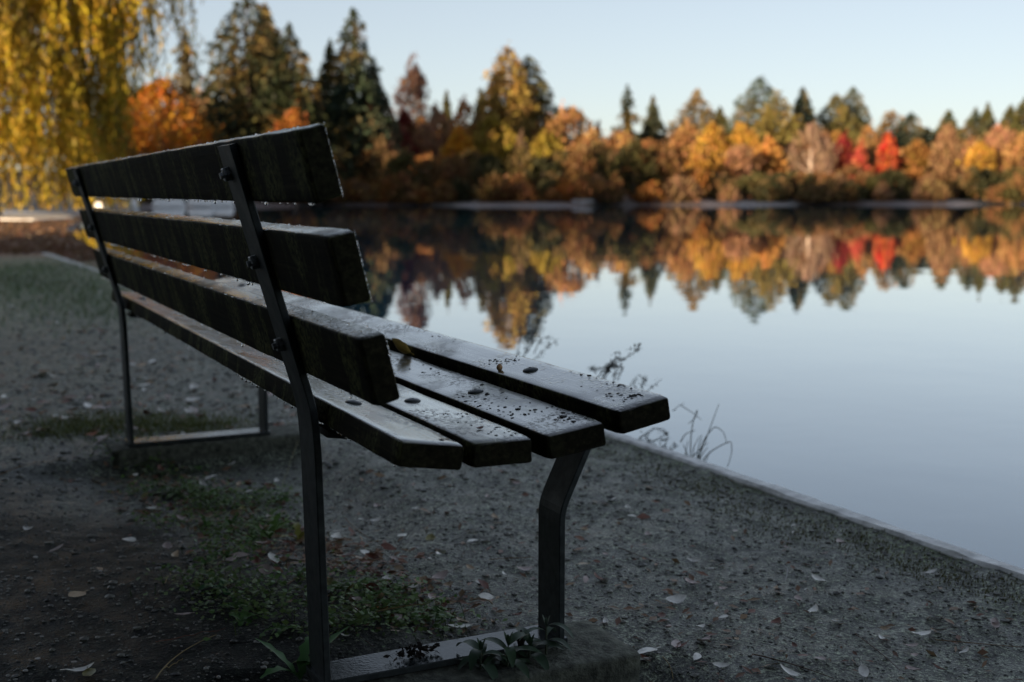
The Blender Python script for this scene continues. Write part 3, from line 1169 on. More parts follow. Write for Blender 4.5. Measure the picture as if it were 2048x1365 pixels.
V, F = cards(cs, rng.normal(size=(90, 3)) * [1, 1, .5], rng.uniform(.006, .020, 90), rng.uniform(.004, .010, 90), rng)
tag(link('soil_clod', np_mesh('soil_clod', V, F, M_RUST), None, at_z(828, 1304, .048)), 'dark crumbly soil clod on the rear end of the near base bar', 'clod')

# ------------------------------------------------------------------ stems, straws and twigs on the ground


def stem(pts, rad, col, label, cat='twig', name='twig', on_ground=True, lifts=None, group=None, extra=None):
    P = []
    for i, (px, py) in enumerate(pts):
        q = gpoint(px, py)
        q[2] += .004 if lifts is None else lifts[i]
        P.append(q)
    P = np.array(P)
    t = np.linspace(0, 1, len(P)); tt = np.linspace(0, 1, 10)
    if len(P) > 2:
        co = [np.polyfit(t, P[:, k], min(2, len(P) - 1)) for k in range(3)]
        Q = np.stack([np.polyval(c, tt) for c in co], 1)
    else:
        Q = np.stack([np.interp(tt, t, P[:, k]) for k in range(3)], 1)
        Q += rng.normal(size=Q.shape) * .0010
    base = Q[0].copy()
    parts = [tube(Q - base, np.linspace(rad, rad * .55, 10), 5)]
    V, F = join_parts(parts)
    o = link(name, np_mesh(name, V, F, M_TWIG, True), None, base)
    o.color = (*col, 1)
    return tag(o, label, cat, group)


STRAW, BROWN, DARKS, GOLD = (.30, .22, .09), (.10, .045, .022), (.010, .009, .008), (.22, .12, .045)
stem([(312, 1362), (360, 1312), (433, 1274)], .0011, STRAW, 'long pale straw on dark soil at the bottom left', 'straw', 'straw')
stem([(330, 1342), (366, 1322)], .0008, STRAW, 'short straw forking off the long pale straw', 'straw', 'straw')
stem([(147, 938), (190, 955), (285, 970)], .0010, GOLD, 'curved golden stalk on the soil left of the weeds', 'stalk', 'stalk')
stem([(0, 952), (45, 935), (90, 925)], .0012, GOLD, 'golden stalk on the soil at the left edge', 'stalk', 'stalk')
stem([(93, 940), (128, 918)], .0010, STRAW, 'short straw crossing from a pinkish leaf at the left', 'straw', 'straw')
stem([(119, 952), (130, 962), (130, 972)], .0014, GOLD, 'small hooked stalk on the soil left of the weeds', 'stalk', 'stalk')
stem([(330, 1170), (345, 1140)], .0011, STRAW, 'yellow leaf stalk below the tan oval leaf', 'stalk', 'stalk')
stem([(560, 985), (597, 912)], .0010, OLIVE, 'thin olive stalk leaning on the near post', 'stalk', 'stalk', lifts=[.004, .05])
stem([(760, 1152), (828, 1080), (893, 1045)], .0014, DARKS, 'dark dead stem rising over the gravel', 'stem', 'dead_stem', lifts=[.004, .03, .05])
stem([(980, 1123), (1070, 1118)], .0009, GOLD, 'straight golden needle on the gravel left of the front leg', 'needle', 'pine_needle')
stem([(310, 1290), (450, 1262)], .0009, RED, 'faint red brown stalk on the soil above the long straw', 'stalk', 'stalk')
stem([(1505, 1313), (1580, 1332), (1668, 1362)], .0012, BROWN, 'long brown pine needle at the bottom of the path', 'needle', 'pine_needle')
stem([(1870, 1284), (1960, 1292), (2045, 1299)], .0010, GOLD, 'long golden needle near the bottom right corner', 'needle', 'pine_needle')
stem([(1710, 1272), (1760, 1310), (1800, 1346)], .0009, BROWN, 'thin brown twig slanting down at the bottom right', 'twig', 'twig')
stem([(1325, 1318), (1340, 1338), (1346, 1364)], .0009, STRAW, 'curved straw at the bottom beside the footing leaves', 'straw', 'straw')
stem([(690, 1040), (735, 1078), (780, 1090)], .0010, GOLD, 'bent golden stalk on the gravel right of the near post', 'stalk', 'stalk')
stem([(755, 1278), (810, 1290), (850, 1303)], .0014, STRAW, 'thick yellow stalk lying across the end of the base bar', 'stalk', 'stalk', lifts=[.05, .07, .085])
stem([(1240, 1100), (1320, 1132)], .0009, BROWN, 'brown needle on the path right of the front leg', 'needle', 'pine_needle')
stem([(1568, 1168), (1574, 1150), (1560, 1132)], .0012, (.3, .3, .3), 'frosted curved twig in the middle of the path', 'twig', 'twig', lifts=[.004, .012, .004])
stem([(1300, 975), (1370, 992)], .0008, BROWN, 'short brown needle on the path below the front plank corner', 'needle', 'pine_needle')
stem([(940, 1312), (968, 1322), (985, 1320)], .0016, TAN, 'tan curled stalk lying on the near base bar', 'stalk', 'stalk', lifts=[.10, .11, .10])
stem([(690, 1255), (748, 1300)], .0008, BROWN, 'thin brown stalk beside the foot of the near post', 'stalk', 'stalk')

# ------------------------------------------------------------------ gravel grit
r3 = np.random.default_rng(5)
N = 52000
az = np.radians(r3.uniform(-27, 27, N)) - YAW
rr = .95 * (9.0 / .95) ** (r3.uniform(0, 1, N) ** .85)
x, y = CAM[0] + np.sin(az) * rr, CAM[1] + np.cos(az) * rr
s, _, _ = water_s(x, y)
keep = (x < kerb_x(y) - .03) & ~((x > .02) & (x < .62) & (y > .23) & (y < .43)) & ~((x > .02) & (x < .63) & (y > 2.30) & (y < 2.48))
x, y, rr = x[keep], y[keep], rr[keep]
rad = np.exp(r3.normal(math.log(.0017), .55, len(x))).clip(.0009, .0075) * (rr / 2.2).clip(.8, 2.4)
z = ground_z(x, y)
V, F = blobs(np.stack([x, y, z + rad * .05], 1), np.stack([rad * r3.uniform(.8, 1.5, len(x)), rad * r3.uniform(.8, 1.5, len(x)), rad * .62], 1), jit=.22, r=r3)
tag(link('gravel', np_mesh('gravel', V, F, M_STONE)), 'fine grey gravel grit on the path', 'gravel', kind='stuff')

# ------------------------------------------------------------------ low green ground cover
r4 = np.random.default_rng(9)


def blades(px_list, n, hgt, wid, col, name, label, cat, spread):
    Vs, Fs, k0 = [], [], 0
    pts = []
    for px, py, m in px_list:
        c = gpoint(px, py)
        for _ in range(int(n * m)):
            pts.append((c[0] + r4.normal() * spread * m ** .5, c[1] + r4.normal() * spread * m ** .5 * 1.3))
    pts = np.array(pts)
    z = ground_z(pts[:, 0], pts[:, 1])
    V, F = [], []
    for (x, y), zz in zip(pts, z):
        h = hgt * r4.uniform(.5, 1.3); a = r4.uniform(0, 6.28); ln = r4.uniform(.4, 1.6) * h; w = wid * r4.uniform(.6, 1.2)
        dx, dy = math.cos(a), math.sin(a)
        b = len(V)
        V += [(x - dy * w, y + dx * w, zz - .002), (x + dy * w, y - dx * w, zz - .002),
              (x + dx * ln * .45 + dy * w * .8, y + dy * ln * .45 - dx * w * .8, zz + h * .6), (x + dx * ln * .45 - dy * w * .8, y + dy * ln * .45 + dx * w * .8, zz + h * .6),
              (x + dx * ln, y + dy * ln, zz + h), (x + dx * ln, y + dy * ln, zz + h * .99)]
        F += [(b, b + 1, b + 2, b + 3), (b + 3, b + 2, b + 4, b + 5)]
    o = link(name, np_mesh(name, V, F, M_PLANT))
    o.color = (*col, 1)
    return tag(o, label, cat, kind='stuff')


blades([(120, 858, 1), (170, 852, 1.2), (220, 850, 1.2), (290, 852, 1), (330, 853, 1.4), (380, 855, 1.3), (430, 852, .8), (80, 868, .6)], 420, .022, .0014, (.11, .13, .03), 'moss_tuft', 'bright green moss around the far rear post', 'moss', .085)
vg = [(r4.uniform(-60, 235), 0, 1) for _ in range(46)]
vg = [(x, 522 + max(0, x - 60) * .33 + r4.uniform(0, 70), 1) for x, _, _ in vg]
blades(vg, 110, .05, .0035, (.15, .20, .10), 'grass', 'frosty grey green grass on the verge beside the kerb', 'grass', .42)
mk = []
for t in np.linspace(0, 1, 22):
    px = 1240 + t * 800
    mk.append((px + r4.normal() * 14 - 18, 886 + t * 283 + (abs(r4.normal()) * 15 + 15), .5 + r4.uniform()))
blades(mk, 120, .006, .0013, (.13, .125, .045), 'kerb_moss', 'brown green moss tufts growing along the path side of the kerb', 'moss', .045)
WEED_PX = [(300, 930), (340, 945), (370, 990), (420, 1015), (330, 1045), (390, 1060), (450, 1062), (500, 1075), (540, 1060), (420, 1185), (470, 1205), (400, 1160), (560, 1180), (520, 1220), (720, 1190), (790, 1215), (800, 1245), (850, 1245), (890, 1262), (250, 905), (480, 1010), (550, 1000), (600, 1250), (700, 1250), (460, 1110), (290, 985)]
blades([(a, b, .6) for a, b in WEED_PX], 26, .026, .0010, (.075, .11, .038), 'weed_grass', 'thin dark grass blades among the weeds', 'grass', .06)
# small round ground-cover leaves
c, ax = [], []
for px, py in WEED_PX:
    q = gpoint(px, py)
    n = int(r4.uniform(60, 460))
    sp_ = r4.uniform(.5, 1.15)
    xx, yy = q[0] + r4.normal(size=n) * .055 * sp_, q[1] + r4.normal(size=n) * .075 * sp_
    zz = ground_z(xx, yy) + np.abs(r4.normal(size=n)) * .020 + .003
    ok = ~((xx > -.0) & (xx < .63) & (yy > .22) & (yy < .44))
    c.append(np.stack([xx, yy, zz], 1)[ok])
c = np.concatenate(c)
aa = r4.uniform(0, 6.28, len(c))
axis = np.stack([np.cos(aa), np.sin(aa), r4.normal(size=len(c)) * .3], 1)
side = unit(np.cross(axis, np.array([0, 0, 1.0]) + r4.normal(size=(len(c), 3)) * .35))
axis = unit(axis)
ln = r4.uniform(.006, .016, len(c))[:, None]; wd = ln * .75
V = np.stack([c - axis * ln / 2, c - axis * ln * .1 + side * wd / 2, c + axis * ln / 2, c - axis * ln * .1 - side * wd / 2], 1).reshape(-1, 3)
o = link('ground_cover', np_mesh('ground_cover', V, np.arange(len(V)).reshape(-1, 4), M_PLANT))
o.color = (.125, .200, .062, 1)
tag(o, 'small leaved dark green ground cover between the leg frames', 'ground cover', kind='stuff')


def blade_leaf(base, direc, L, W, droop, teeth=0, fold=.25, n=9):
    """one long plant leaf as a strip of quads starting at base"""
    direc = unit(np.array(direc, float))
    side = unit(np.cross(direc, [0, 0, 1.0]) + 1e-6)
    V, F = [], []
    p = np.array(base, float)
    d = direc.copy()
    for i in range(n):
        t = i / (n - 1)
        w = W * .5 * math.sin(math.pi * (t * .93 + .04)) ** .8
        if teeth and i % 2: w *= 1 - teeth
        upv = unit(np.cross(side, d))
        V += [p - side * w + upv * w * fold, p, p + side * w + upv * w * fold]
        p = p + d * L / (n - 1)
        d = unit(d + np.array([0, 0, -droop / n]))
    for i in range(n - 1):
        for j in range(2):
            a = i * 3 + j
            F.append((a, a + 1, a + 4, a + 3))
    return np.array(V), np.array(F)


def plant(name, base, leaves, stems, col, label, cat, group=None, stem_col=None):
    root = empty(name, base)
    tag(root, label, cat, group)
    for V, F in leaves:
        o = link('leaf', np_mesh('leaf', V - base, F, M_PLANT, True), root)
        v = r4.uniform(.75, 1.3)
        o.color = (col[0] * v, col[1] * v, col[2] * v, 1)
    if stems:
        V, F = join_parts(stems)
        o = link('stem', np_mesh('stem', V - base, F, M_TWIG, True), root)
        o.color = (*(stem_col or col), 1)
    return root


def rosette(px, py, n, L, W, lab, col=(.045, .085, .018), up=.5):
    col = tuple(2.4 * c for c in col)
    b = gpoint(px, py)
    lv = []
    for k in range(n):
        a = 2 * math.pi * k / n + r4.normal() * .25
        u_ = up * r4.uniform(.4, 1.5)
        lv.append(blade_leaf(b + np.array([0, 0, .002]), (math.cos(a), math.sin(a), u_), 1.3 * L * r4.uniform(.6, 1.15), 1.2 * W * r4.uniform(.7, 1.2), r4.uniform(.6, 1.8), teeth=.45))
    plant('dandelion_plant', b, lv, None, col, lab, 'weed', 'leafy weeds growing beside the bench frames')


rosette(360, 985, 9, .075, .022, 'toothed green weed rosette in the middle of the weed patch, brightest of them')
rosette(430, 912, 7, .060, .018, 'dark toothed weed rosette beside the far footing', (.025, .055, .022))
rosette(540, 1080, 7, .070, .016, 'upright bright green weed left of the near post', (.05, .09, .02), 1.2)
rosette(598, 1085, 4, .065, .020, 'yellow green weed leaves touching the near post', (.09, .085, .02), 1.0)
rosette(705, 1185, 6, .060, .020, 'green weed right of the near post at the gravel edge', (.045, .08, .022), .6)
rosette(440, 1180, 8, .045, .016, 'small dark green weed below the hollow left of the post', (.022, .06, .022))
rosette(790, 1185, 7, .060, .014, 'dark fern like weed on the gravel edge', (.022, .045, .015), .4)
rosette(600, 1362, 5, .085, .024, 'broad green weed at the foot of the near post, cut by the bottom edge', (.035, .075, .025), 1.4)
rosette(690, 1368, 5, .080, .024, 'broad green weed at the bottom edge right of the post foot', (.035, .075, .025), 1.0)
rosette(245, 905, 6, .045, .016, 'low green weed at the foot of the far rear post', (.03, .06, .018))
rosette(1100, 1372, 5, .06, .02, 'green weed in the hollow below the near footing', (.03, .06, .02), .8)
for k in range(18):
    a_, b_ = WEED_PX[int(r4.integers(len(WEED_PX)))]
    rosette(a_ + r4.normal() * 28, b_ + r4.normal() * 16, 6, r4.uniform(.022, .042), r4.uniform(.010, .016), 'small green weed rising out of the ground cover between the leg frames', (.035, .07, .018), .9)
# silvery grass tuft
b = gpoint(520, 1050)
lv = []
for k in range(24):
    a = r4.uniform(0, 6.28)
    lv.append(blade_leaf(b + r4.normal(size=3) * np.array([.01, .01, 0]), (math.cos(a) * .5, math.sin(a) * .5, 1.0), r4.uniform(.03, .06), .0028, 1.2, n=6))
plant('grass_tuft', b, lv, None, (.20, .24, .19), 'small frosty grass tuft in the weeds left of the near post', 'grass tuft')


def lance_plant(px, py, hgt, tilt, n, L, W, lab, col, pod=False):
    """weed with a stalk carrying narrow pointed leaves near its top"""
    b = gpoint(px, py)
    top = b + np.array([tilt[0], tilt[1], hgt])
    mid = (b + top) / 2 + np.array([tilt[0] * .2, 0, 0])
    st = [tube([b, mid, top], [.0022, .0018, .0012], 6)]
    lv = []
    for k in range(n):
        t = .45 + .55 * k / max(1, n - 1)
        q = b * (1 - t) + top * t
        a = 2.4 * k + r4.normal() * .2
        lv.append(blade_leaf(q, (math.cos(a), math.sin(a), .35 + .35 * t), L * r4.uniform(.75, 1.15), W * r4.uniform(.8, 1.15), r4.uniform(1.2, 2.4), n=9))
    for k in range(3):
        a = 2.1 * k
        lv.append(blade_leaf(top, (math.cos(a) * .35, math.sin(a) * .35, 1), L * .35, W * .4, .3, n=6))
    return plant('leafy_weed', b, lv, st, col, lab, 'weed', 'leafy weeds growing beside the bench frames', (.06, .075, .045))


lance_plant(958, 1372, .058, (.004, .0), 8, .066, .018, 'narrow leaved weed standing before the near base bar', (.050, .085, .050))
lance_plant(1012, 1372, .066, (.006, .004), 9, .070, .019, 'tallest narrow leaved weed in front of the near footing', (.050, .085, .045))
lance_plant(1092, 1385, .075, (.0, .0), 6, .060, .013, 'silvery narrow leaved weed before the front leg foot', (.12, .16, .12))
lance_plant(1050, 1392, .045, (.01, .0), 7, .062, .020, 'low narrow leaved weed beneath the footing edge', (.045, .08, .045))
put_leaf(at_z(1120, 1335, -.01), (.35, .17, .03), .040, label='yellow brown leaf hanging in the weeds below the front leg', tilt=.2, lift=0).rotation_euler = (1.1, .8, .6)

# ------------------------------------------------------------------ dry weeds and sedges beyond the kerb


def strokes(name, lines, x, base_px, sc, org, label, cat, col, rad=.0022, leafy=0):
    """stems standing in the bank strip beyond the kerb; each stem is a tube with its own small depth offset"""
    parts, tips = [], []
    for ln in lines:
        dx = r4.uniform(-.05, .09)
        P = [at_x(org[0] + a / sc, org[1] + b / sc, x + dx) for a, b in ln]
        P = np.array(P)
        if len(P) > 2:
            t = np.linspace(0, 1, len(P)); tt = np.linspace(0, 1, 4 * len(P))
            Q = np.stack([np.interp(tt, t, P[:, k]) for k in range(3)], 1)
            for _ in range(2): Q[1:-1] = (Q[:-2] + Q[1:-1] * 2 + Q[2:]) / 4
        else:
            tt = np.linspace(0, 1, 6)
            Q = P[0] * (1 - tt[:, None]) + P[1] * tt[:, None]
            Q[1:-1] += r4.normal(size=(4, 3)) * .003
        Q[:, 0] += np.linspace(0, r4.normal() * .03, len(Q))
        parts.append(tube(Q, np.linspace(rad, rad * .45, len(Q)), 5))
        tips.append(Q)
    base = np.array([x, tips[0][0][1], -.12])
    root = empty(name, base)
    tag(root, label, cat)
    V, F = join_parts(parts)
    o = link('stem', np_mesh('stem', V - base, F, M_TWIG, True), root)
    o.color = (*col, 1)
    if leafy:
        c = []
        for Q in tips:
            m = max(2, int(len(Q) * leafy))
            idx = r4.integers(len(Q) // 4, len(Q), m)
            c.append(Q[idx] + r4.normal(size=(m, 3)) * .008)
        c = np.concatenate(c)
        V, F = cards(c, r4.normal(size=c.shape) + np.array([0, 0, .5]), r4.uniform(.010, .022, len(c)), r4.uniform(.004, .008, len(c)), r4)
        o = link('dead_leaves', np_mesh('dead_leaves', V - base, F, M_PLANT), root)
        o.color = (col[0] * 1.2, col[1] * 1.2, col[2] * 1.2, 1)
        o['kind'] = 'stuff'
    return root


SCO = dict(sc=3.7236, org=(950, 600))
DRY = (.035, .036, .032)
strokes('dry_weed', [[(350, 470), (370, 380), (420, 260), (490, 120)], [(310, 470), (300, 400), (310, 200)], [(420, 260), (480, 225)], [(440, 400), (480, 290), (548, 278)], [(400, 480), (430, 400), (490, 300)], [(330, 460), (395, 350), (400, 300)]], 1.68, None, label='dark dry weed standing before the orange tree reflection', cat='dry weed', col=DRY, leafy=1.6, **SCO)
strokes('dry_weed', [[(930, 620), (1000, 490), (1080, 450), (1180, 390), (1215, 320)], [(960, 600), (1010, 480), (1025, 415)], [(1000, 490), (890, 530), (884, 500)], [(1040, 500), (1100, 500), (1060, 600)], [(940, 600), (990, 500), (1015, 470)], [(900, 600), (905, 540), (930, 520)], [(1030, 620), (1040, 540), (1020, 480)]], 1.68, None, label='tangled dark dry weed behind the front plank with one long curved shoot', cat='dry weed', col=DRY, leafy=2.0, **SCO)
strokes('dry_weed', [[(1150, 660), (1165, 620), (1190, 580), (1215, 605)], [(1255, 670), (1260, 640), (1320, 565), (1335, 640)], [(1270, 690), (1330, 630), (1360, 590)], [(1240, 660), (1250, 600), (1258, 560)], [(1190, 650), (1205, 610)]], 1.68, None, label='faint dry weed with hooked tips just above the front plank edge', cat='dry weed', col=(.07, .08, .085), leafy=.6, rad=.0017, **SCO)
strokes('bramble', [[(1230, 1030), (1320, 960), (1410, 960), (1430, 1040), (1380, 1130)], [(1240, 1060), (1330, 1100), (1290, 1110)], [(1200, 1060), (1250, 1010), (1330, 985)], [(1450, 1150), (1480, 1110), (1545, 1080)], [(1280, 1090), (1360, 1030), (1420, 1000)], [(1220, 1040), (1290, 1050), (1380, 1050)]], 1.70, None, label='low tangled bramble on the bank under the front plank corner', cat='bramble', col=(.030, .034, .034), leafy=1.0, rad=.0019, **SCO)
strokes('dry_weed', [[(1470, 825), (1550, 772)], [(1530, 785), (1600, 830), (1680, 895)]], 1.74, None, label='bare arching stem right of the front plank corner', cat='dry weed', col=(.045, .055, .06), rad=.0016, **SCO)
SED = [[(1610, 1215), (1625, 1120), (1650, 1000), (1690, 880), (1740, 805), (1758, 860), (1715, 910)], [(1560, 1200), (1566, 1120), (1578, 1050)], [(1650, 1215), (1655, 1100), (1672, 1008)], [(1600, 1200), (1612, 1130), (1627, 1070)], [(1690, 1230), (1700, 1180), (1760, 1120), (1850, 1070), (1890, 1055), (1888, 1150), (1850, 1250)], [(1670, 1180), (1690, 1080), (1740, 1000), (1800, 938), (1868, 980), (1896, 1062)], [(1700, 1245), (1720, 1190), (1742, 1130)], [(1530, 1060), (1542, 1000), (1590, 978)], [(1640, 1215), (1690, 1090), (1710, 1000), (1780, 780)], [(1625, 1215), (1610, 1100), (1640, 1020)], [(1660, 1225), (1690, 1150), (1730, 1100)], [(1590, 1205), (1600, 1120), (1590, 1080)]]
strokes('sedge_tuft', SED, 1.68, None, label='sedge tuft with long arching blades growing beyond the kerb', cat='sedge', col=(.060, .062, .038), rad=.0021, leafy=0, **SCO)

# ------------------------------------------------------------------ trees
def conifer_crown(h, z0, rmax, n, seed, power=.85, size=1.0, sparse=0.0, lean=0.0):
    r = np.random.default_rng(seed)
    nw = max(8, int(h * 1.15))
    t = 1 - np.sqrt(r.uniform(0, 1, n) * (1 - .0)) ** 1.15
    t = np.clip(t, 0, .995)
    w = np.floor(t * nw).astype(int)
    nb = 6
    k = r.integers(0, nb, n)
    blen = r.uniform(.72, 1.2, (nw + 1, nb))
    if sparse: blen[r.uniform(size=blen.shape) < sparse] *= .25
    boff = r.uniform(0, 6.28, nw + 1)
    tq = (w + .5 + r.normal(size=n) * .26) / nw
    az = boff[w] + k * 2 * math.pi / nb + r.normal(size=n) * .30
    s = r.uniform(.05, 1, n) ** .55
    Rm = 1.18 * rmax * np.clip(1 - tq, .015, 1) ** power * np.where(tq < .12, .75, 1)
    R = s * Rm * blen[w, k]
    z = z0 + (h - z0) * tq - .28 * R * s + r.normal(size=n) * .10
    c = np.stack([np.cos(az) * R + lean * tq * h, np.sin(az) * R, z], 1)
    axis = np.stack([np.cos(az), np.sin(az), -.5 + r.normal(size=n) * .5], 1) + r.normal(size=(n, 3)) * .45
    ln = r.uniform(.5, 1.1, n) * size * (.6 + .4 * (1 - tq))
    V, F = cards(c, axis, ln, ln * r.uniform(.28, .5, n), r)
    m = 60
    tt = r.uniform(0, 1, m)
    c2 = np.stack([r.normal(size=m) * .10 * (1.3 - tt) + lean * h, r.normal(size=m) * .10 * (1.3 - tt), h - (1 - tt) * h * .10], 1)
    V2, F2 = cards(c2, r.normal(size=(m, 3)) * .5 + np.array([0, 0, .6]), .45 * size, .16 * size, r)
    return join_parts([(V, F), (V2, F2)])


def broad_crown(h, z0, rx, n, seed, size=.40, bare=0.0, lobes=11, conic=0.0, up=.3):
    """leaf cards filling an uneven, lobed crown with gaps"""
    r = np.random.default_rng(seed)
    hc = h - z0
    n2 = int(n * 1.7)
    t = r.uniform(0, 1, n2)
    az = r.uniform(0, 2 * math.pi, n2)
    prof = (1 - conic) * np.sin(math.pi * (.14 + .84 * t)) ** .65 + conic * np.minimum(1, 3.2 * t + .35) * (1 - t) ** .75
    lump = .78 + .55 * (vnoise(az * 1.3 + 40 * vnoise(t * 0, t * 0, seed), t * max(2, hc / rx * 1.6), seed) - .35) + .25 * (vnoise(az * 3.2, t * 7, seed + 1) - .5)
    s = r.uniform(0, 1, n2) ** .42
    R = rx * prof * lump * s * (1 + (r.uniform(size=n2) < .22) * np.abs(r.normal(size=n2)) * .30)
    t = t + (r.uniform(size=n2) < .15) * r.normal(size=n2) * .06
    z = z0 + hc * t * (.93 + .16 * (vnoise(az * 1.1, az * 0 + .5, seed + 2) - .3) * t)
    c = np.stack([np.cos(az) * R, np.sin(az) * R, z], 1) + r.normal(size=(n2, 3)) * .10 * size
    g = vnoise(c[:, 0] / (rx * .33) + 9, c[:, 2] / (rx * .36) + c[:, 1] / (rx * .5), seed + 3)
    order = np.argsort(g + r.normal(size=n2) * .14)[::-1]
    c = c[order[:n]]
    d = unit(c - np.array([0, 0, z0 + hc * .35]))
    axis = d + r.normal(size=(len(c), 3)) * .8 + np.array([0, 0, up + bare])
    ln = r.uniform(.6, 1.3, len(c)) * size
    V, F = cards(c, axis, ln * (1 + 1.2 * bare), ln * (.75 - .5 * bare), r)
    L = c[r.integers(0, len(c), 14)]
    return V, F, L


def trunk_mesh(h, r0, seed, limbs=None, lean=0.0, top=.97):
    r = np.random.default_rng(seed + 900)
    m = 8
    tt = np.linspace(0, 1, m)
    P = np.stack([np.cumsum(r.normal(size=m)) * .012 * h * .4 + lean * tt * h, np.cumsum(r.normal(size=m)) * .012 * h * .4, -.3 + tt * (h * top + .3)], 1)
    P[0, :2] = 0
    parts = [tube(P, r0 * (1 - tt * .88) * (1 + .5 * (tt < .05)), 7)]
    if limbs is not None:
        for q in limbs:
            zb = q[2] * r.uniform(.45, .7)
            b = np.array([np.interp(zb, P[:, 2], P[:, 0]), np.interp(zb, P[:, 2], P[:, 1]), zb])
            mid = (b + q) / 2 + np.array([0, 0, -.06 * h * .5]) + r.normal(size=3) * .02 * h
            parts.append(tube([b, mid, q], [r0 * .42, r0 * .28, r0 * .10], 5))
    return join_parts(parts)


SEED = [1000]


def tree(name, px, top, D, hw, kind, col, label, bark=M_BARK, z0=.12, n=None, group=None, size=None, sparse=0.0, power=.85, bare=0.0, conic=0.0, lean=0.0, base=None, trunk_r=None):
    SEED[0] += 17
    sd_ = SEED[0]
    p = at_depth(px, top, D)
    g = float(ground_z(np.array([p[0]]), np.array([p[1]]))[0]) if base is None else base
    h = p[2] - g
    rx = hw / FPX * D * ((1.75 if px < 770 else 1.5 if px < 1340 else 1.9) if kind == 'conifer' else 1.22 if kind == 'broad' else 1.1)
    loc = np.array([p[0], p[1], g])
    root = empty(name, loc)
    root.rotation_euler = (0, 0, rng.uniform(0, 6.28))
    tag(root, label, 'bush' if kind == 'shrub' else 'tree', group)
    if kind == 'conifer':
        V, F = conifer_crown(h, h * z0, rx, int(2.3 * (n or 1100 + 120 * h)), sd_, power, size or 1.0, sparse, lean)
        tv, tf = trunk_mesh(h, trunk_r or .012 * h + .05, sd_, None, lean)
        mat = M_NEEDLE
    else:
        V, F, L = broad_crown(h, h * z0, rx, int(1.25 * (n or 2000)), sd_, (size or .42) * .9, max(bare, .25), 9 if kind == 'shrub' else 13, conic or rng.uniform(.1, .55))
        tv, tf = trunk_mesh(h, trunk_r or .014 * h + .04, sd_, L[:7], 0, .8)
        mat = M_LEAF
    o = link('trunk', np_mesh('trunk', tv, tf, bark, True), root)
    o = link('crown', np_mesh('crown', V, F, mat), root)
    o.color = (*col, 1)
    return root


DKG, GRN, GLD, OLV = (.021, .027, .011), (.060, .058, .017), (.22, .14, .034), (.12, .10, .025)
TANC, TANP, BRN = (.33, .18, .070), (.34, .18, .10), (.16, .085, .035)
ORG, YEL, YGR = (.42, .165, .018), (.44, .25, .045), (.26, .19, .03)
REDC, REDD, REDP = (.42, .045, .02), (.20, .025, .018), (.36, .075, .045)

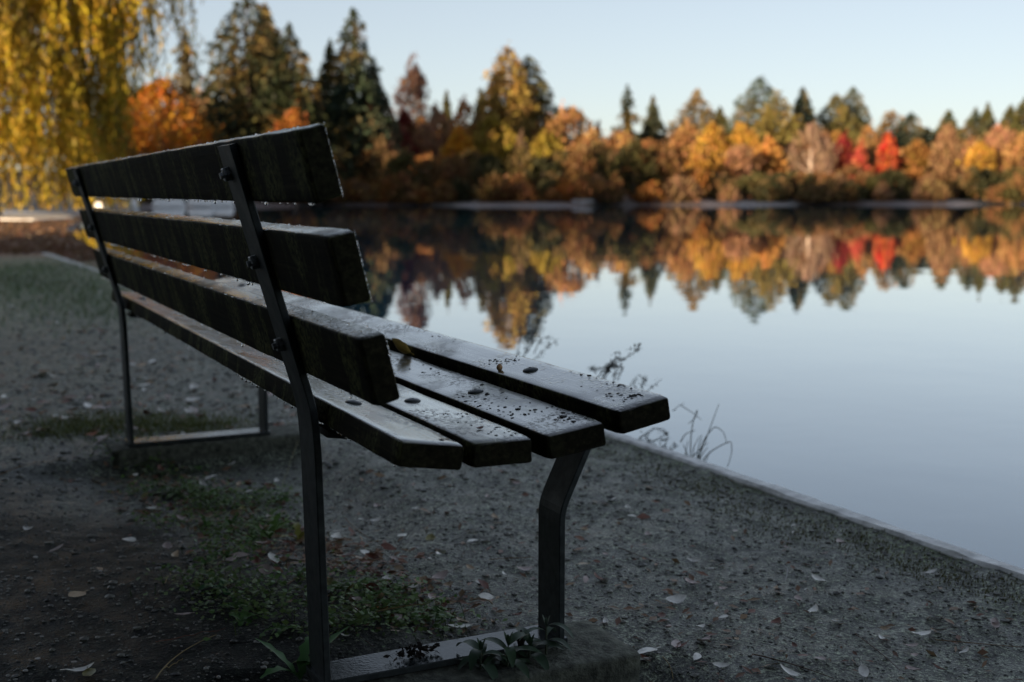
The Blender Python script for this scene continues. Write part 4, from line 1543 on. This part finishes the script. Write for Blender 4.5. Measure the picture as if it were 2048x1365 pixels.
# --- conifers, left to right
CON = [
    (368, 52, 104, 40, (.10, .085, .05), dict(sparse=.55, z0=.35, n=900), 'thin sparse conifer with see-through crown, beside the willow'),
    (492, -22, 96, 92, DKG, dict(z0=.10, n=3600, power=.7), 'massive dark conifer above the top back plank, taller than the frame'),
    (530, 8, 101, 55, (.10, .082, .03), dict(z0=.25), 'golden sided conifer pressed against the massive dark conifer'),
    (578, 50, 94, 70, DKG, dict(z0=.06, n=2600), 'dark broad conifer just right of the massive one'),
    (660, 84, 102, 44, (.045, .055, .025), dict(), 'medium green conifer touching the tall narrow spire'),
    (706, 18, 98, 46, (.028, .042, .024), dict(power=.6, sparse=.25), 'tall narrow dark conifer spire, second tallest of the left group'),
    (746, 126, 106, 42, (.085, .075, .035), dict(), 'short conifer with tan branches right of the narrow spire'),
    (893, 184, 132, 17, GRN, dict(), 'tiny conifer tip left of the orange treetop'),
    (962, 178, 136, 22, GRN, dict(), 'tiny dark conifer tip left of the golden pair'),
    (1014, 92, 120, 54, GLD, dict(n=2600, power=.55, z0=.28), 'left and taller half of the golden conifer pair'),  # sunlit side of the pair put into the colour
    (1056, 114, 122, 52, (.075, .070, .024), dict(n=2600, power=.5, z0=.22), 'right darker half of the golden conifer pair'),  # shaded side of the pair put into the colour
    (1255, 170, 150, 33, DKG, dict(sparse=.5, z0=.25, n=900), 'lone ragged dark conifer standing clear against the sky'),
    (1306, 194, 146, 32, (.045, .052, .030), dict(sparse=.3), 'pointed conifer right of the lone ragged one'),
    (1394, 180, 138, 50, (.12, .088, .040), dict(power=.7), 'conifer with dark tip and tan flanks right of the sky notch'),
    (1440, 214, 150, 28, GRN, dict(), 'small green conifer behind the yellow trees'),
    (1520, 154, 136, 52, (.038, .052, .024), dict(n=2400, power=.55), 'tall broad dark green conifer, highest of the right shore'),
    (1556, 186, 130, 44, (.13, .105, .028), dict(power=.5, n=2000, z0=.05), 'golden green conifer leaning against the highest right conifer'),
    (1606, 176, 134, 27, (.018, .030, .022), dict(power=.75), 'slim nearly black conifer on the right shore'),
    (1672, 190, 138, 42, (.10, .088, .028), dict(power=.6), 'golden conifer left of its spiky twin behind the red trees'),
    (1706, 176, 140, 36, (.055, .062, .026), dict(power=.6), 'spiky topped conifer behind the red trees'),
    (1783, 224, 134, 42, (.13, .085, .040), dict(power=.55), 'tan conifer directly behind the vivid red tree'),
    (1822, 228, 130, 44, (.020, .030, .020), dict(power=.6), 'dark shaded conifer right of the vivid red tree'),
    (1856, 258, 142, 34, (.10, .095, .04), dict(power=.6), 'olive conifer right of the dark shaded one'),
    (1898, 222, 138, 40, (.045, .055, .026), dict(), 'green conifer above the tan conical tree'),
    (1952, 218, 136, 44, (.032, .046, .025), dict(), 'dark conifer behind the yellow tree with pale trunk'),
    (1976, 208, 142, 22, GRN, dict(), 'thin green conifer tip right of the dark conifer'),
    (2022, 212, 138, 36, GRN, dict(), 'green conifer near the right edge of the view'),
    (2050, 196, 144, 46, GRN, dict(), 'green conifer cut by the right edge of the view'),
    (2130, 190, 140, 60, DKG, dict(), 'dark conifer beyond the right edge'),
    (2230, 205, 140, 60, GRN, dict(), 'green conifer further along the right shore'),
]
for px, top, D, hw, col, kw, lab in CON:
    tree('conifer_tree', px, top, D, hw, 'conifer', col, lab, group='conifers on the far shore', **kw)

# --- broadleaf trees
BRD = [
    (318, 162, 88, 100, ORG, dict(n=4200, size=.34, z0=.10), 'large glowing orange tree between the willow and the dark conifers'),
    (404, 178, 98, 48, TANP, dict(bare=.8, n=1300), 'thin pinkish bare tree right of the glowing orange tree'),
    (586, 222, 84, 54, (.30, .12, .025), dict(n=1500), 'rust orange small tree peeping over the top back plank'),
    (736, 196, 98, 54, TANP, dict(bare=.7, conic=.5, n=1500), 'pinkish tan bare tree below the narrow spire'),
    (826, 120, 118, 52, (.11, .062, .052), dict(bare=.6, conic=.35, n=2400), 'dark red brown bare tree with a pointed top'),
    (808, 218, 112, 36, REDD, dict(n=1200, conic=.4), 'dark red foliage low on the pointed bare tree'),
    (872, 212, 112, 44, TANP, dict(bare=.7, n=1300), 'pinkish bare tree left of the orange treetop'),
    (928, 202, 118, 38, (.42, .17, .05), dict(n=1300, conic=.5), 'pointed orange pink treetop left of the golden pair'),
    (916, 256, 108, 40, (.55, .25, .025), dict(n=1300), 'bright yellow orange tree under the pointed orange treetop'),
    (986, 238, 110, 68, YGR, dict(n=2200), 'round yellow green tree in front of the golden pair'),
    (1090, 262, 108, 44, YGR, dict(n=1200), 'yellow green bush tree right of the orange lit trunk'),
    (1142, 212, 116, 84, TANC, dict(n=2600, bare=.4), 'wide round tan tree right of the golden pair'),
    (1196, 244, 120, 26, TANP, dict(bare=.9, conic=.8, n=500), 'thin pink spire on the right flank of the tan tree'),
    (1240, 268, 116, 66, TANC, dict(bare=.4, n=1700), 'low tan tree beneath the lone ragged conifer'),
    (1300, 282, 114, 58, (.26, .125, .05), dict(n=1500), 'rust tan tree left of the sky notch'),
    (1374, 244, 118, 50, TANC, dict(n=1500, bare=.3), 'tan tree on the left slope of the yellow group'),
    (1424, 250, 116, 54, YEL, dict(n=1900), 'bright yellow tree, left one of the yellow pair'),
    (1484, 244, 117, 48, YEL, dict(n=1900, conic=.3), 'bright yellow tree, taller right one of the yellow pair'),
    (1536, 274, 112, 42, (.45, .22, .06), dict(n=1200), 'peach yellow tree under the highest right conifer'),
    (1474, 292, 108, 50, TANP, dict(bare=.6, n=1300), 'low pink tan tree in front of the yellow pair'),
    (1412, 296, 107, 44, (.38, .19, .04), dict(n=1100), 'low orange yellow bush tree under the left yellow tree'),
    (1624, 250, 112, 50, (.30, .20, .14), dict(bare=1.0, n=1300, bark=M_BARK_PALE, trunk_r=.32), 'bare beige tree with a thick pale trunk'),
    (1648, 268, 116, 40, TANP, dict(bare=.7, n=900), 'pinkish bare tree between the beige tree and the red one'),
    (1686, 272, 113, 29, REDD, dict(n=1500, conic=.4), 'dark crimson tree, leftmost of the red ones'),
    (1723, 288, 111, 18, REDP, dict(n=1100, conic=.5), 'narrow salmon red tree, middle one of the red ones'),
    (1777, 270, 112, 25, REDC, dict(n=1700, conic=.45), 'vivid red tree, brightest of the red ones'),
    (1738, 252, 124, 36, TANC, dict(n=1000, bare=.3), 'tan tree behind the salmon red tree'),
    (1896, 244, 116, 40, (.26, .155, .08), dict(n=1500, conic=.6, bare=.3), 'conical tan tree left of the yellow tree with pale trunk'),
    (1962, 288, 112, 32, YEL, dict(n=1200, bark=M_BARK_PALE, z0=.45, trunk_r=.26), 'golden yellow tree with a pale bare trunk'),
    (2004, 252, 116, 50, TANP, dict(bare=.6, n=1400), 'pinkish tan bare tree near the right edge'),
    (2046, 266, 112, 46, TANC, dict(bare=.5, n=1300), 'beige bare tree cut by the right edge'),
    (2120, 260, 112, 60, ORG, dict(n=1500), 'orange tree just past the right edge'),
    (2210, 255, 114, 60, TANC, dict(n=1500), 'tan tree past the right edge'),
    (238, 150, 100, 60, (.09, .07, .03), dict(n=1500), 'dull olive tree behind the hanging willow strands'),
    (180, 250, 96, 80, (.10, .09, .03), dict(n=1700), 'dark olive tree behind the willow curtain'),
    (20, 230, 100, 110, (.10, .08, .03), dict(n=1900), 'brown tree hidden behind the thick of the willow'),
    (-170, 180, 90, 120, (.16, .11, .03), dict(n=1900), 'brown yellow tree beyond the left edge'),
]
for px, top, D, hw, col, kw, lab in BRD:
    tree('autumn_tree', px, top, D, hw, 'broad', col, lab, group='autumn trees on the far shore', **kw)

# --- back row: the continuous wall of trees the others stand before
r8 = np.random.default_rng(19)
BX = [200, 430, 650, 750, 850, 950, 1100, 1200, 1300, 1335, 1365, 1450, 1600, 1750, 1830, 1900, 2048, 2300]
BY = [235, 215, 205, 215, 235, 240, 250, 268, 284, 302, 272, 270, 266, 266, 280, 272, 268, 260]
BCOL = [((.15, .10, .035), 'olive brown'), ((.26, .14, .05), 'tan brown'), ((.10, .085, .03), 'dark olive'), ((.30, .155, .07), 'pinkish tan'), ((.22, .11, .03), 'russet')]
px = 225
while px < 2260:
    i = int(r8.integers(5))
    hw = r8.uniform(34, 52)
    tree('autumn_tree', px, float(np.interp(px, BX, BY)) + abs(r8.normal()) * 14, r8.uniform(122, 131), hw, 'broad', BCOL[i][0], f'{BCOL[i][1]} tree in the packed back row of the far wood', n=1500, size=.5, bare=.2, z0=.08, conic=r8.uniform(0, .5), group=f'{BCOL[i][1]} trees in the back row of the far wood')
    px += hw * r8.uniform(.65, .95)

# --- thicket along the waterline: shrubs, each its own bush
r5 = np.random.default_rng(77)
SHC = [(.15, .080, .032), (.11, .078, .028), (.07, .064, .022), (.20, .095, .036), (.040, .042, .018), (.18, .115, .05), (.26, .11, .03), (.21, .125, .07)]
WORD = ['brown', 'olive brown', 'dark olive', 'rust brown', 'dark green', 'dull tan', 'orange brown', 'grey tan']
px = 300
while px < 2240:
    caz = math.atan((px - 1024) / FPX)
    D = (np.interp(math.degrees(caz), AZF, RF) + r5.uniform(8, 13)) * math.cos(caz)
    hw = r5.uniform(34, 64)
    top = r5.uniform(300, 352)
    if 640 < px < 1340: top = r5.uniform(275, 325)
    elif px >= 1340: top = r5.uniform(334, 372)
    i = int(r5.integers(8))
    if px > 1340: i = [0, 2, 2, 4, 4, 5, 6, 7][i]
    tree('shrub', px, top, D, hw, 'shrub', SHC[i], f'{WORD[i]} shrub in the thicket along the far waterline', z0=.02, n=int(r5.uniform(650, 900)), size=.42, bare=r5.uniform(.2, .7), group=f'{WORD[i]} shrubs in the far thicket')
    px += hw * r5.uniform(.45, .75)
for k in range(84):
    px = r5.uniform(280, 2200)
    caz = math.atan((px - 1024) / FPX)
    D = (np.interp(math.degrees(caz), AZF, RF) + r5.uniform(4.0, 6.0)) * math.cos(caz)
    i = int(r5.integers(8)) if px < 1340 else [2, 4, 1, 0, 5, 7][int(r5.integers(6))]
    tree('shrub', px, r5.uniform(345, 380), D, r5.uniform(20, 42), 'shrub', SHC[i], f'low {WORD[i]} shrub at the edge of the far beach', z0=.0, n=320, size=.36, bare=r5.uniform(.2, .6), group=f'low {WORD[i]} shrubs edging the far beach')
# pale thin trunks showing in the thicket
for px, top, D in ((738, 320, 98), (1040, 262, 106), (862, 330, 99), (1136, 335, 100)):
    tree('bare_tree', px, top, D, 16, 'broad', (.20, .13, .09), {738: 'slim pale bare trunk in the dark thicket, right of the bench back', 1040: 'orange lit bare trunk below the golden conifer pair', 862: 'slim bare trunk in the middle of the dark thicket', 1136: 'slim bare trunk below the wide tan tree'}[px], bark=M_BARK_PALE, bare=1, n=160, size=.3, trunk_r=.16, z0=.5)

# --- the willow on the left bank
wp = camframe(-17.5, 40.0)
wz = float(ground_z(np.array([wp[0]]), np.array([wp[1]]))[0])
root = empty('willow_tree', (wp[0], wp[1], wz))
tag(root, 'yellow weeping willow with long hanging strands at the left', 'tree')
r6 = np.random.default_rng(12)
V, F = trunk_mesh(9.5, .42, 5, [np.array([math.cos(a) * 3.2, math.sin(a) * 3.2, 8.5 + .8 * math.sin(3 * a)]) for a in np.linspace(0, 5.6, 8)])
link('trunk', np_mesh('trunk', V, F, M_BARK, True), root)
cs, axs = [], []


def strand(bx, by, zt, zb, dens, sway):
    n = max(6, int((zt - zb) * dens))
    t = np.linspace(0, 1, n) + r6.uniform(-.5, .5, n) / n
    ph = r6.uniform(0, 6.28)
    out = unit(np.array([bx, by, 0.0]))
    x = bx + out[0] * .5 * np.sqrt(np.clip(t, 0, 1)) + np.sin(t * 3 + ph) * sway + r6.normal(size=n) * .05
    y = by + out[1] * .5 * np.sqrt(np.clip(t, 0, 1)) + np.cos(t * 2.4 + ph) * sway + r6.normal(size=n) * .05
    z = zt - t * (zt - zb)
    cs.append(np.stack([x, y, z], 1))
    axs.append(np.stack([r6.normal(size=n) * .35, r6.normal(size=n) * .35, np.full(n, -1.0)], 1))


for k in range(1500):
    a = r6.uniform(0, 6.28)
    rad = 4.6 * r6.uniform(.15, 1) ** .5
    lump = .75 + .25 * math.sin(a * 5 + 1) + .2 * math.sin(a * 9)
    zt = 10.5 - .16 * rad ** 2 * .9 + r6.normal() * .7
    zb = zt - r6.uniform(1.5, 6.0) * lump
    strand(math.cos(a) * rad, math.sin(a) * rad, zt, max(.45, zb), 11, .22)
for k in range(620):          # lower skirt
    a = r6.uniform(0, 6.28)
    rad = 4.4 * r6.uniform(.5, 1)
    zt = r6.uniform(4.2, 6.4)
    strand(math.cos(a) * rad, math.sin(a) * rad, zt, max(.3, zt - r6.uniform(2.5, 5.6)), 13, .12)
for k in range(120):           # thin outer strands on the lake side, seen against the sky
    rad = r6.uniform(4.4, 6.7)
    a = math.atan2(RT[1], RT[0]) + r6.normal() * .35
    zt = 9.6 - (rad - 4.4) * .35 + r6.normal() * .5
    strand(math.cos(a) * rad, math.sin(a) * rad, zt, zt - r6.uniform(2.2, 5.6) * (1.15 - (rad - 4.4) * .22), 10, .14)
c, ax = np.concatenate(cs), np.concatenate(axs)
V, F = cards(c, ax, r6.uniform(.16, .30, len(c)), r6.uniform(.05, .095, len(c)), r6)
o = link('crown', np_mesh('crown', V, F, M_WILLOW), root)
o.color = (.47, .32, .025, 1)

# ------------------------------------------------------------------ far shore odds and ends


def block(px, py, D, w, h, d, label, cat='block', name='pale_block', mat=M_BLOCK, group=None):
    p = at_depth(px, py, D)
    bm = bmesh.new()
    bmesh.ops.create_cube(bm, size=1)
    bmesh.ops.scale(bm, vec=(w, d, h), verts=bm.verts)
    for v in bm.verts:
        if v.co.z > 0: v.co.x *= .86; v.co.y *= .7
    bmesh.ops.bevel(bm, geom=bm.edges[:], offset=min(w, h, d) * .12, segments=2, affect='EDGES')
    me = bpy.data.meshes.new(name); bm.to_mesh(me); bm.free()
    me.materials.append(mat)
    o = link(name, me)
    g = float(ground_z(np.array([p[0]]), np.array([p[1]]))[0])
    o.location = (p[0], p[1], max(g, -.12) + h * .42)
    o.rotation_euler = (0, 0, YAW)
    return tag(o, label, cat, group)


for px, w, lab in ((200, .55, 'short pale block behind the end of the top back plank'), (262, .8, 'pale block right of the short one, seen between the two upper planks'), (338, 2.0, 'longest pale block seen between the two upper back planks'), (402, 1.7, 'pale block right of the longest one, near the bench post'), (448, 1.3, 'last pale block before the near bench post')):
    block(px, 412, (np.interp(az_of(px), AZF, RF) + .8) * math.cos(math.radians(az_of(px))), w, .55, .6, lab, group='pale blocks on the far shore')
M_ROCK = simple('pale_rock', (.42, .40, .40), .8, 3, .25)


def rock(px, D, w, h, lab, seed):
    p = at_depth(px, 410, D)
    r = np.random.default_rng(seed)
    V = ICO_V * np.array([w / 2, w / 3, h / 2]) * (1 + r.uniform(-.15, .15, (len(ICO_V), 1)))
    g = float(ground_z(np.array([p[0]]), np.array([p[1]]))[0])
    tag(link('rock', np_mesh('rock', V, ICO_F, M_ROCK), None, (p[0], p[1], g + h * .2)), lab, 'rock', 'pale rocks on the far beach')


rock(962, 88, .7, .35, 'pale rock on the far beach below the orange treetop', 1)
rock(1165, 87, 1.9, .35, 'long pale rock on the far beach below the tan tree', 2)
rock(1318, 92, .5, .6, 'upright pale rock on the far beach below the sky notch', 3)
rock(776, 92, .6, .4, 'small pale rock on the far beach beside the bench back', 4)
rock(660, 90, .8, .35, 'pale rock on the far beach touching the bench back corner', 5)

# ------------------------------------------------------------------ unseen wood behind the viewer, shaped for its shade on bench and far trees
r7 = np.random.default_rng(3)
parts_c, parts_t = [], []


def wood_tree(a, d, h, rx, z0=.08, n=900):
    p = camframe(a, d)
    sd_ = int(r7.integers(1e6))
    V, F, L = broad_crown(h, h * z0, rx, n, sd_, .95, 0, 14, .35)
    off = np.array([p[0], p[1], 0])
    parts_c.append((V + off, F))
    tv, tf = trunk_mesh(h, .02 * h, sd_, None)
    parts_t.append((tv + off, tf))


for d in np.arange(-5.5, -44, -4.6):
    for a in np.arange(-34, 14, 4.6):
        if camframe(a, d)[0] > -3.0: continue              # the lake lies there
        wood_tree(a + r7.normal() * 1.2, d + r7.normal() * 1.0, r7.uniform(12, 19), r7.uniform(3.0, 4.2), .05, 700)
for t in np.linspace(0, 1, 14):
    wood_tree(-112 + 60 * t + r7.normal() * 2, -4 + 24 * t + r7.normal() * 2, np.interp(t, [0, .3, .8, .92, 1], [19.5, 18.8, 17.6, 15, 13]) * r7.uniform(.9, 1.08), 5.0, .04, 900)
    wood_tree(-120 + 60 * t + r7.normal() * 2, -14 + 24 * t + r7.normal() * 2, np.interp(t, [0, .3, .8, .92, 1], [18.5, 17.8, 16.6, 14, 12]) * r7.uniform(.9, 1.08), 5.0, .04, 900)
for a, d, zc, rr_ in ((-3.2, -1.8, 6.5, 3.4), (-6.0, 1.0, 7.5, 3.2), (-7.5, -2.5, 6.5, 3.6)):  # trunkless crowns added out of view to cut overhead sky light
    p = camframe(a, d)
    m = 1500
    q = unit(r7.normal(size=(m, 3))) * r7.uniform(.2, 1, (m, 1)) ** .45 * np.array([rr_, rr_, 2.4]) + np.array([p[0], p[1], zc])
    parts_c.append(cards(q, r7.normal(size=(m, 3)), .6, .4, r7))
V, F = join_parts(parts_c)
o = link('woodland', np_mesh('woodland', V, F, M_LEAF))
o.color = (.05, .06, .025, 1)
tag(o, 'unseen dense wood behind the bench, crowns added overhead for shade', 'woodland', kind='stuff')
V, F = join_parts(parts_t)
tag(link('woodland_trunks', np_mesh('woodland_trunks', V, F, M_BARK)), 'trunks of the unseen wood behind the bench', 'woodland', kind='stuff')
